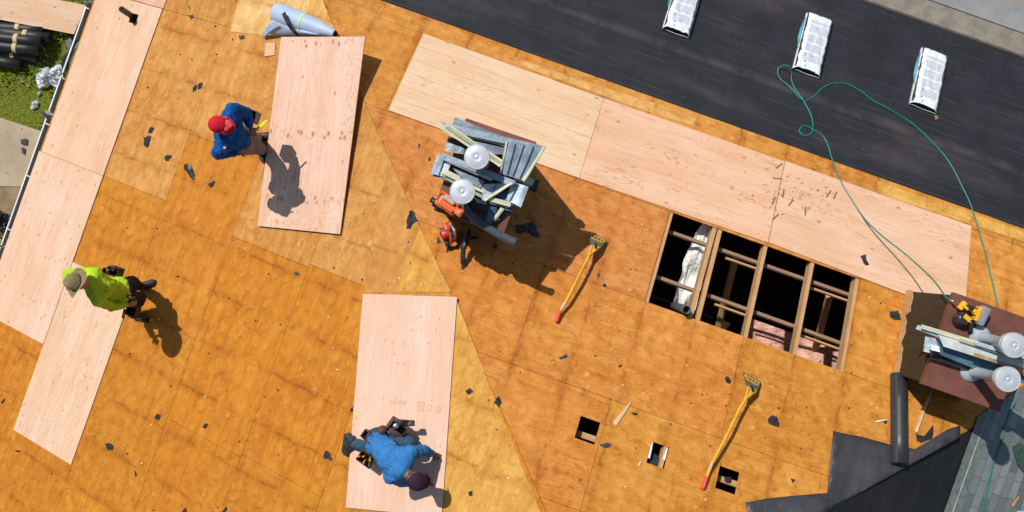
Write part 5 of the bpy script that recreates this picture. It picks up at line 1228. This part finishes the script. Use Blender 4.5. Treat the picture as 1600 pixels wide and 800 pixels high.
# ================================================================= AIR HOSE
def cr(P, n=8):
    out = []
    for i in range(len(P)-1):
        p0, p1, p2, p3 = P[max(i-1, 0)], P[i], P[i+1], P[min(i+2, len(P)-1)]
        for k in range(n): f = k/n; out.append(.5*((2*p1)+(p2-p0)*f+(2*p0-5*p1+4*p2-p3)*f*f+(3*p1-p0-3*p2+p3)*f**3))
    return out+[P[-1]]
hp = [at(1490, 471.5, 3.89), at(1478, 464, 3.75), at(1466, 447, 3.45), at(1453, 432, 3.2)] + [on(x, y, 'R', h) for x, y, h in ((1435, 415, .5), (1412, 395, .34), (1385, 374, .2), (1362, 354, .1), (1345, 334, .03), (1330, 311, .016), (1316, 288, .016), (1306, 265, .016), (1300, 248, .016), (1294, 228, .016), (1287, 214, .016), (1277, 206, .016), (1269, 202, .018), (1262, 197, .02), (1253, 198, .016), (1249, 205, .016), (1254, 211, .016), (1262, 212, .016), (1269, 206, .02), (1270, 195, .018), (1268, 182, .016), (1262, 169, .016), (1254, 155, .016), (1243, 140, .016), (1237, 126, .018), (1236.5, 113, .06), (1232, 104, .13), (1225, 102, .09), (1217, 106, .04), (1215, 114, .016), (1219, 123, .016), (1230, 132, .022), (1240, 142, .028), (1250, 154, .028), (1259, 157, .016), (1270, 152, .016), (1284, 139, .016), (1296, 132, .016), (1312, 130, .016), (1328, 133, .016), (1344, 142, .016), (1366, 158, .016), (1390, 171, .02), (1412, 184, .016), (1434, 200, .016), (1455, 220, .016), (1475, 242, .016), (1490, 265, .016), (1504, 293, .016), (1516, 318, .016), (1525, 345, .016), (1533, 372, .016), (1541, 400, .016), (1548, 430, .016), (1554, 455, .016), (1559, 480, .016))]
hp += [W(13.2, 5.0, zr(13.2, 5.0)+.02), W(13.38, 5.4, zr(13.38, 5.4)+.03)]
hp += [on(x, y, 'T', .028) for x, y in ((1587, 618), (1580, 640), (1570, 668), (1562, 700), (1553, 722), (1548, 745), (1541, 775), (1534, 805))]
m = MB(); m.tube(cr(hp, 6), .0085, 8); HO = thing('air_hose', 'thin green air hose looping over the black felt down to the nail gun', 'air hose', upright(hp[30])); m.build('hose', GREEN, HO)
m = MB(); m.tube([at(1492, 472.5, 3.89), at(1487, 469.5, 3.87)], .012, 10); m.build('coupling', simple('brass', (.6, .45, .2), .3, .5, .9), HO)

# ================================================================= DEBRIS
def ragged(w, x, y, sx, sy, ang, seed, label, mat=None, cat='scrap', group=None, h=.012, name='felt_scrap', pts=None, zabs=None):
    """torn piece: sx, sy in photo pixels"""
    gr = random.Random(seed)
    if pts is None:
        n = gr.choice((7, 8, 9, 10)); pts = []
        for k in range(n):
            a = 2*math.pi*k/n+gr.uniform(-.2, .2); r = gr.uniform(.65, 1.15)
            dx, dy = math.cos(a)*sx*r/2, math.sin(a)*sy*r/2; c, s = math.cos(ang), math.sin(ang); pts.append((x+dx*c-dy*s, y+dx*s+dy*c))
    if zabs is not None:
        P = [at(a, b, zabs) for a, b in pts]; c = sum(P, Vector())/len(P); nrm = Z; M = upright(c)
    else:
        P = [on(a, b, w) for a, b in pts]; c = sum(P, Vector())/len(P); nrm = NRM[w]; M = frame(c, FR[w].to_3x3() @ Vector((1, 0, 0)), nrm)
    if (P[0]-P[1]).length > .02:
        Q = []
        for k in range(len(P)):
            a_, b_ = P[k], P[(k+1) % len(P)]; L_ = (b_-a_).length; side = nrm.cross(b_-a_).normalized(); ns = 3 if L_ > .04 else 2
            for q_ in range(ns): Q.append(a_.lerp(b_, q_/ns)+side*(gr.uniform(-.13, .13)*L_ if q_ else 0))
        P = Q
    n = len(P); size = max((p-c).length for p in P); hh = min(.016, size*.16)
    ctr = c+nrm*(h+hh*.7); rim = [p+nrm*(h+hh*gr.uniform(0, 1)*(1 if k % 2 else .2)) for k, p in enumerate(P)]
    m = MB(); m.add([ctr]+rim, [(0, 1+k, 1+(k+1) % n) for k in range(n)])
    o = m.build(name, mat or SCRAP, None, M, solid=.004)
    if len(m.f) and (o.data.polygons[0].normal.z < 0): o.data.flip_normals()
    return tag(o, label, cat, group)
DG = 'dark scraps of torn felt scattered on the roof'
big = [
 ('L', None, [(288, 259), (294, 255), (300, 258), (302, 266), (305, 272), (303, 281), (297, 277), (293, 268), (289, 266)], 'black patch standing in for a ragged hole between the red capped worker and the new sheets', BLACKP),  # black piece put in for the dark of a hole in the deck
 ('L', None, [(224, 214), (236, 213), (234, 224), (231, 231), (225, 226)], 'dark scrap nearest the second new sheet from the top left', None),
 ('L', None, [(233, 202), (238, 198), (241, 200), (237, 208), (232, 208)], 'small dark scrap just above a larger one near the pierced sheet', None),
 ('L', None, [(257, 245), (262, 242), (269, 243), (264, 252), (259, 251)], 'dark notched scrap between two bigger ones left of the red capped worker', None),
 ('L', None, [(326, 287), (334, 282), (337, 284), (334, 291), (329, 293)], 'small scrap below the red capped worker', None),
 ('L', None, [(302, 137), (308, 132), (307, 140), (301, 144)], 'left half of a torn pair of scraps above the red capped worker', None),
 ('L', None, [(310, 132), (317, 129), (315, 138), (310, 140)], 'right half of a torn pair of scraps above the red capped worker', None),
 ('L', None, [(294, 24), (301, 23), (304, 27), (299, 30)], 'grey scrap near the top edge left of the pale board', SCRAPG),
 ('L', None, [(293, 9), (297, 12), (298, 16)], 'sliver of felt near the top edge', None),
 ('L', None, [(373, 56), (382, 55), (383, 61), (376, 62)], 'grey scrap at the left of the blue roll', SCRAPG),
 ('L', None, [(461, 424), (468, 427), (466, 431), (460, 428)], 'small grey scrap left of the middle loose sheet', SCRAPG),
 ('L', None, [(640, 330), (645, 329), (651, 341), (653, 346), (645, 350), (641, 358), (635, 357), (637, 343)], 'big triangular felt scrap beside the hip seam', None),
 ('L', None, [(654, 224), (657, 225), (656, 232), (653, 231)], 'tall thin grey scrap above the hip seam', SCRAPG),
 ('L', None, [(505, 712), (509, 704), (513, 705), (520, 717), (518, 720), (507, 716)], 'heart shaped dark scrap left of the kneeling worker', None),
 ('L', None, [(547, 640), (551, 636), (552, 642), (548, 644)], 'small scrap touching the edge of the middle sheet above the kneeling worker', None),
 ('L', None, [(728, 611), (734, 606), (740, 611), (735, 616), (730, 615)], 'dark scrap right of the middle loose sheet', None),
 ('L', None, [(771, 630), (779, 618), (783, 627), (780, 637), (776, 632)], 'dark scrap lying across the hip seam', None),
 ('L', None, [(732, 769), (738, 767), (739, 774), (734, 775)], 'small scrap near the shadow of the kneeling worker', None),
 ('L', None, [(242, 650), (247, 646), (252, 649), (249, 656), (243, 655)], 'squarish dark scrap below the man in the straw hat', None),
 ('L', None, [(316, 668), (322, 661), (326, 663), (321, 670)], 'dark oblong scrap right of the squarish one', None),
 ('L', None, [(165, 695), (169, 692), (178, 697), (177, 702), (168, 702)], 'dark rounded scrap right of the lowest new sheet', None),
 ('L', None, [(24, 703), (31, 704), (31, 707), (25, 706)], 'little dark flake at the left below the new sheets', None),
 ('L', None, [(2, 630), (7, 622), (8, 624), (5, 631)], 'little dark flake at the left edge beside the new sheets', None),
 ('L', None, [(211, 735), (214, 744), (211, 744)], 'thin dark sliver below the rounded scrap', None),
 ('L', None, [(284, 801), (291, 793), (292, 800)], 'dark flake at the bottom edge left of centre', None),
 ('L', None, [(347, 799), (355, 792), (355, 797), (350, 802)], 'dark scrap at the bottom edge near the drop seam', None),
 ('L', None, [(275, 432), (282, 431), (279, 434)], 'dark flake right of the man in the straw hat', None),
 ('R', None, [(805, 352), (817, 352), (831, 346), (838, 354), (844, 371), (833, 370), (826, 364), (806, 364)], 'large black felt piece in the shade of the left chimney', BLACKP),
 ('R', None, [(768, 387), (773, 379), (777, 384), (776, 389)], 'small black piece below the duct end in the shade', BLACKP),
 ('R', None, [(682, 373), (686, 371), (688, 380), (683, 381)], 'grey flake left of the circular saw', SCRAPG),
 ('R', None, [(933, 427), (938, 427), (936, 433), (933, 433)], 'square grey flake right of the upper shovel handle', SCRAPG),
 ('R', None, [(941, 446), (944, 442), (948, 447), (944, 449)], 'dark flake below the square grey one', None),
 ('R', None, [(873, 558), (884, 553), (887, 557), (876, 562)], 'grey torn strip right of the lower hip seam', SCRAPG),
 ('R', None, [(965, 573), (972, 569), (970, 574)], 'dark flake between the shovels', None),
 ('R', None, [(1132, 590), (1137, 588), (1142, 597), (1139, 600), (1134, 597)], 'dark oval scrap left of the lower shovel blade', None),
 ('R', None, [(1199, 655), (1206, 649), (1215, 654), (1217, 667), (1208, 665), (1200, 660)], 'big dark scrap right of the lower shovel', None),
 ('R', None, [(937, 694), (953, 693), (954, 697), (945, 700), (938, 697)], 'grey lens shaped scrap below the first square vent hole', SCRAPG),
 ('R', None, [(987, 645), (995, 645), (996, 648), (989, 648)], 'dark flake beside the wood sliver', None),
 ('R', None, [(1235, 748), (1242, 749), (1239, 756)], 'dark scrap near the lap of creased felt', None),
 ('R', None, [(1213, 637), (1219, 636), (1218, 640)], 'tiny dark flake above the big scrap', None),
 ('R', None, [(1343, 401), (1352, 399), (1353, 408), (1357, 415), (1352, 416)], 'dark torn strip on the last new sheet above the bay', None),
 ('R', None, [(1390, 487), (1403, 485), (1406, 495), (1407, 500), (1398, 500), (1391, 496)], 'dark felt scrap with grey tip left of the right chimney', None),
 ('R', None, [(1380, 659), (1386, 656), (1385, 663), (1381, 661)], 'dark knotted scrap left of the long roll', None),
 ('R', None, [(1431, 679), (1444, 683), (1458, 664), (1455, 686), (1438, 692), (1432, 689)], 'jagged felt point below the right chimney', None),
 ('R', None, [(1388, 160), (1393, 155), (1399, 158), (1400, 167), (1391, 168)], 'black crumpled rag under the green hose on the felt', BLACKP),
 ('R', None, [(1459, 182), (1464, 181), (1465, 187), (1460, 189)], 'rusty orange clip at the corner of the rightmost bundle', None),
]
for k, (w, _, pts, lab, mt) in enumerate(big):
    if 'rusty' in lab: mt = simple('rust_orange', (.45, .14, .03), .7)
    c = (sum(p[0] for p in pts)/len(pts), sum(p[1] for p in pts)/len(pts)); u_ = on(*c, w)
    ragged(w, 0, 0, 0, 0, 0, k, lab, mt, 'scrap', DG, .014 if 4.4 < (INV[w] @ u_).y < 5.7 and w == 'R' or 'bundle' in lab else .003, pts=pts)
small = [('L', 338, 85), ('L', 282, 85), ('L', 364, 62), ('L', 337, 41), ('L', 246, 357), ('L', 358, 466), ('L', 327, 552), ('L', 203, 553), ('L', 438, 507), ('L', 413, 620), ('L', 267, 603), ('L', 374, 690), ('L', 199, 709), ('L', 81, 740), ('L', 420, 428), ('L', 566, 437), ('L', 522, 419), ('L', 435, 609), ('L', 764, 625), ('L', 776, 671), ('L', 600, 640), ('L', 341, 793), ('L', 240, 797), ('L', 639, 378), ('L', 300, 93), ('L', 231, 137),
         ('R', 863, 414), ('R', 985, 421), ('R', 1097, 617), ('R', 1110, 697), ('R', 930, 556), ('R', 1134, 634), ('R', 906, 750), ('R', 1326, 638), ('R', 1330, 583), ('R', 1302, 402), ('R', 801, 411), ('R', 1048, 663), ('R', 993, 700), ('R', 1260, 637), ('R', 1376, 474)]
LAND = [('the pierced sheet', 170, 100), ('the red capped worker', 355, 205), ('the man in the straw hat', 170, 450), ('the middle loose sheet', 630, 560), ('the kneeling worker', 610, 715), ('the striped loose sheet', 485, 210), ('the lowest new sheet', 110, 600), ('the blue roll', 465, 40), ('the left chimney', 760, 280), ('the upper shovel', 905, 430), ('the lower shovel', 1140, 670), ('the open bay', 1180, 455), ('the first square vent hole', 917, 672), ('the ragged vent hole', 1028, 711), ('the lowest vent hole', 1136, 750), ('the long felt roll', 1405, 655), ('the right chimney', 1470, 530), ('the green hose', 1330, 330)]
used_l = set()
for k, (w, x, y) in enumerate(small):
    for _, name_, lx, ly in sorted((math.hypot(x-lx, y-ly), n_, lx, ly) for n_, lx, ly in LAND):
        dx, dy = x-lx, y-ly; d_ = ('right of' if dx > 0 else 'left of') if abs(dx) > abs(dy) else ('below' if dy > 0 else 'above')
        far_ = 'tiny dark flake on the decking %s %s' % (d_, name_)
        if abs(dx) > 25 and abs(dy) > 25: far_ = 'tiny dark flake on the decking %s and %s %s' % ('below' if dy > 0 else 'above', 'right of' if dx > 0 else 'left of', name_)
        if far_ not in used_l: break
    used_l.add(far_)
    ragged(w, x, y, 3.6, 2.6, k*.7, 100+k, far_, None, 'scrap', 'tiny dark flakes on the decking', .003)
ragged('L', 0, 0, 0, 0, 0, 301, 'grey shingle scrap on the concrete path beyond the gutter', SCRAPG, 'scrap', None, .03, pts=[(35, 218), (44, 217), (42, 227), (34, 225)], zabs=GZ+.03)
ragged('L', 0, 0, 0, 0, 0, 302, 'narrower grey scrap on the concrete path, below the other', SCRAPG, 'scrap', None, .03, pts=[(35, 231), (40, 231), (39, 243), (36, 239)], zabs=GZ+.03)
# felt rags caught on the gutter
ragged('L', 0, 0, 0, 0, 0, 303, 'black felt rag caught on the gutter beside the crumpled wrapper', BLACKP, 'scrap', None, .02, pts=[(106, 62), (112, 60), (113, 66), (122, 64), (128, 60), (110, 108), (104, 112), (97, 104), (98, 92), (106, 82)], zabs=.12)
ragged('L', 0, 0, 0, 0, 0, 304, 'small black rag hooked over the gutter lip above the path', BLACKP, 'scrap', None, .02, pts=[(67, 176), (76, 172), (85, 178), (82, 187), (70, 183)], zabs=.18)
ragged('L', 0, 0, 0, 0, 0, 305, 'black felt rag hanging over the gutter at the top edge of the photo', BLACKP, 'scrap', None, .02, pts=[(131, -4), (149, -4), (144, 10), (141, 14), (135, 11)], zabs=.22)
# wood slivers
def stick(px, w, lab, wd=.02, mat=RAWEDGE, name='wood_sliver', cat='wood scrap', h=.01, th=.012):
    a, b = on(*px[0], w, h), on(*px[1], w, h); d = (b-a).normalized(); M = frame((a+b)/2, d, NRM[w]); L = (b-a).length; m = MB()
    m.prism(M, [(-L/2, -wd/2), (-L/2+.01, wd*.6), (L*.1, wd*.45), (L/2, .003), (L/2, -.003), (0, -wd*.35)], -th/2, th/2); return tag(m.build(name, mat, None, M), lab, cat)
PALEW = simple('pale_split_wood', (.62, .45, .28), .8, .2, 0, .15)
stick([(960, 664), (986, 628)], 'R', 'long pale wood sliver right of the first square vent hole', .045, PALEW)
stick([(998, 728), (1001, 721)], 'R', 'white chip left of the ragged vent hole', .012, WHITE)
stick([(1368, 659), (1386, 656)], 'R', 'white stick beside the dark knotted scrap', .015, WHITE)
stick([(1430, 676), (1457, 606)], 'R', 'thin batten on edge running from the right chimney towards the felt', .03, PALEW, h=.02, th=.04)
# contents seen through the openings
def crump_sheet(name, top, bot, wpx, za, zb_, mat, label, cat, seed=1):
    m = MB(); M = upright(at(*top, za))
    def f(i, k):
        x = top[0]+(bot[0]-top[0])*k; y = top[1]+(bot[1]-top[1])*k; ww = wpx*(.35+.65*min(1, k*3))*(1+.25*noise.noise(Vector((k*5, seed, i))))
        return at(x+(i-.5)*ww, y+(i-.5)*ww*.3, za+(zb_-za)*k) + Vector((0, 0, 1))*(.11*noise.noise(Vector((i*3.5, k*4, seed)))+.03*noise.noise(Vector((i*9, k*7, seed))))
    m.grid(16, 30, f, 0, False); return tag(m.build(name, mat, None, M, solid=.003), label, cat)
crump_sheet('torn_sheet', (1104, 350), (1068, 480), 34, 2.25, 2.0, simple('torn_white_sheet', (.82, .82, .78), .6, .3, 0, .1, 8, .8, 20, .03), 'torn white sheet hanging among the rafters of the open bay', 'sheet')
M = frame(on(1029, 712, 'R', -.06), -U, NR)
ragged('R', 0, 0, 0, 0, 0, 400, 'dark grey piece stuck in the ragged vent hole', SCRAP, 'scrap', None, -.10, pts=[(1015, 710), (1024, 705), (1032, 709), (1034, 718), (1026, 726), (1017, 720)])
ragged('R', 0, 0, 0, 0, 0, 401, 'dark scrap seen down in the lowest square vent hole', SCRAP, 'scrap', None, -.12, pts=[(1136, 741), (1148, 742), (1147, 750), (1140, 750)])
stick([(1013, 716), (1020, 690)], 'R', 'pale strip along the left side of the ragged vent hole', .03, WHITE, h=-.01)
stick([(1037, 719), (1043, 700)], 'R', 'pale strip along the right side of the ragged vent hole', .025, WHITE, h=-.01)
# loose things on the shingles
ragged('T', 0, 0, 0, 0, 0, 402, 'green rigid board lying on the shingles at the right edge', simple('green_board', (.05, .10, .065), .8, .2, 0, .3, 20), 'board', None, .03, name='green_board', pts=[(1578, 697), (1612, 690), (1640, 720), (1612, 770)])
stick([(1582, 792), (1592, 776)], 'T', 'orange stick on the shingles near the bottom right corner', .03, simple('copper_orange', (.62, .28, .14), .6), h=.03)
ragged('T', 0, 0, 0, 0, 0, 403, 'white wrapper piece at the bottom right corner', WRAP, 'scrap', None, .03, name='wrapper_scrap', pts=[(1586, 797), (1604, 792), (1606, 806), (1588, 808)])
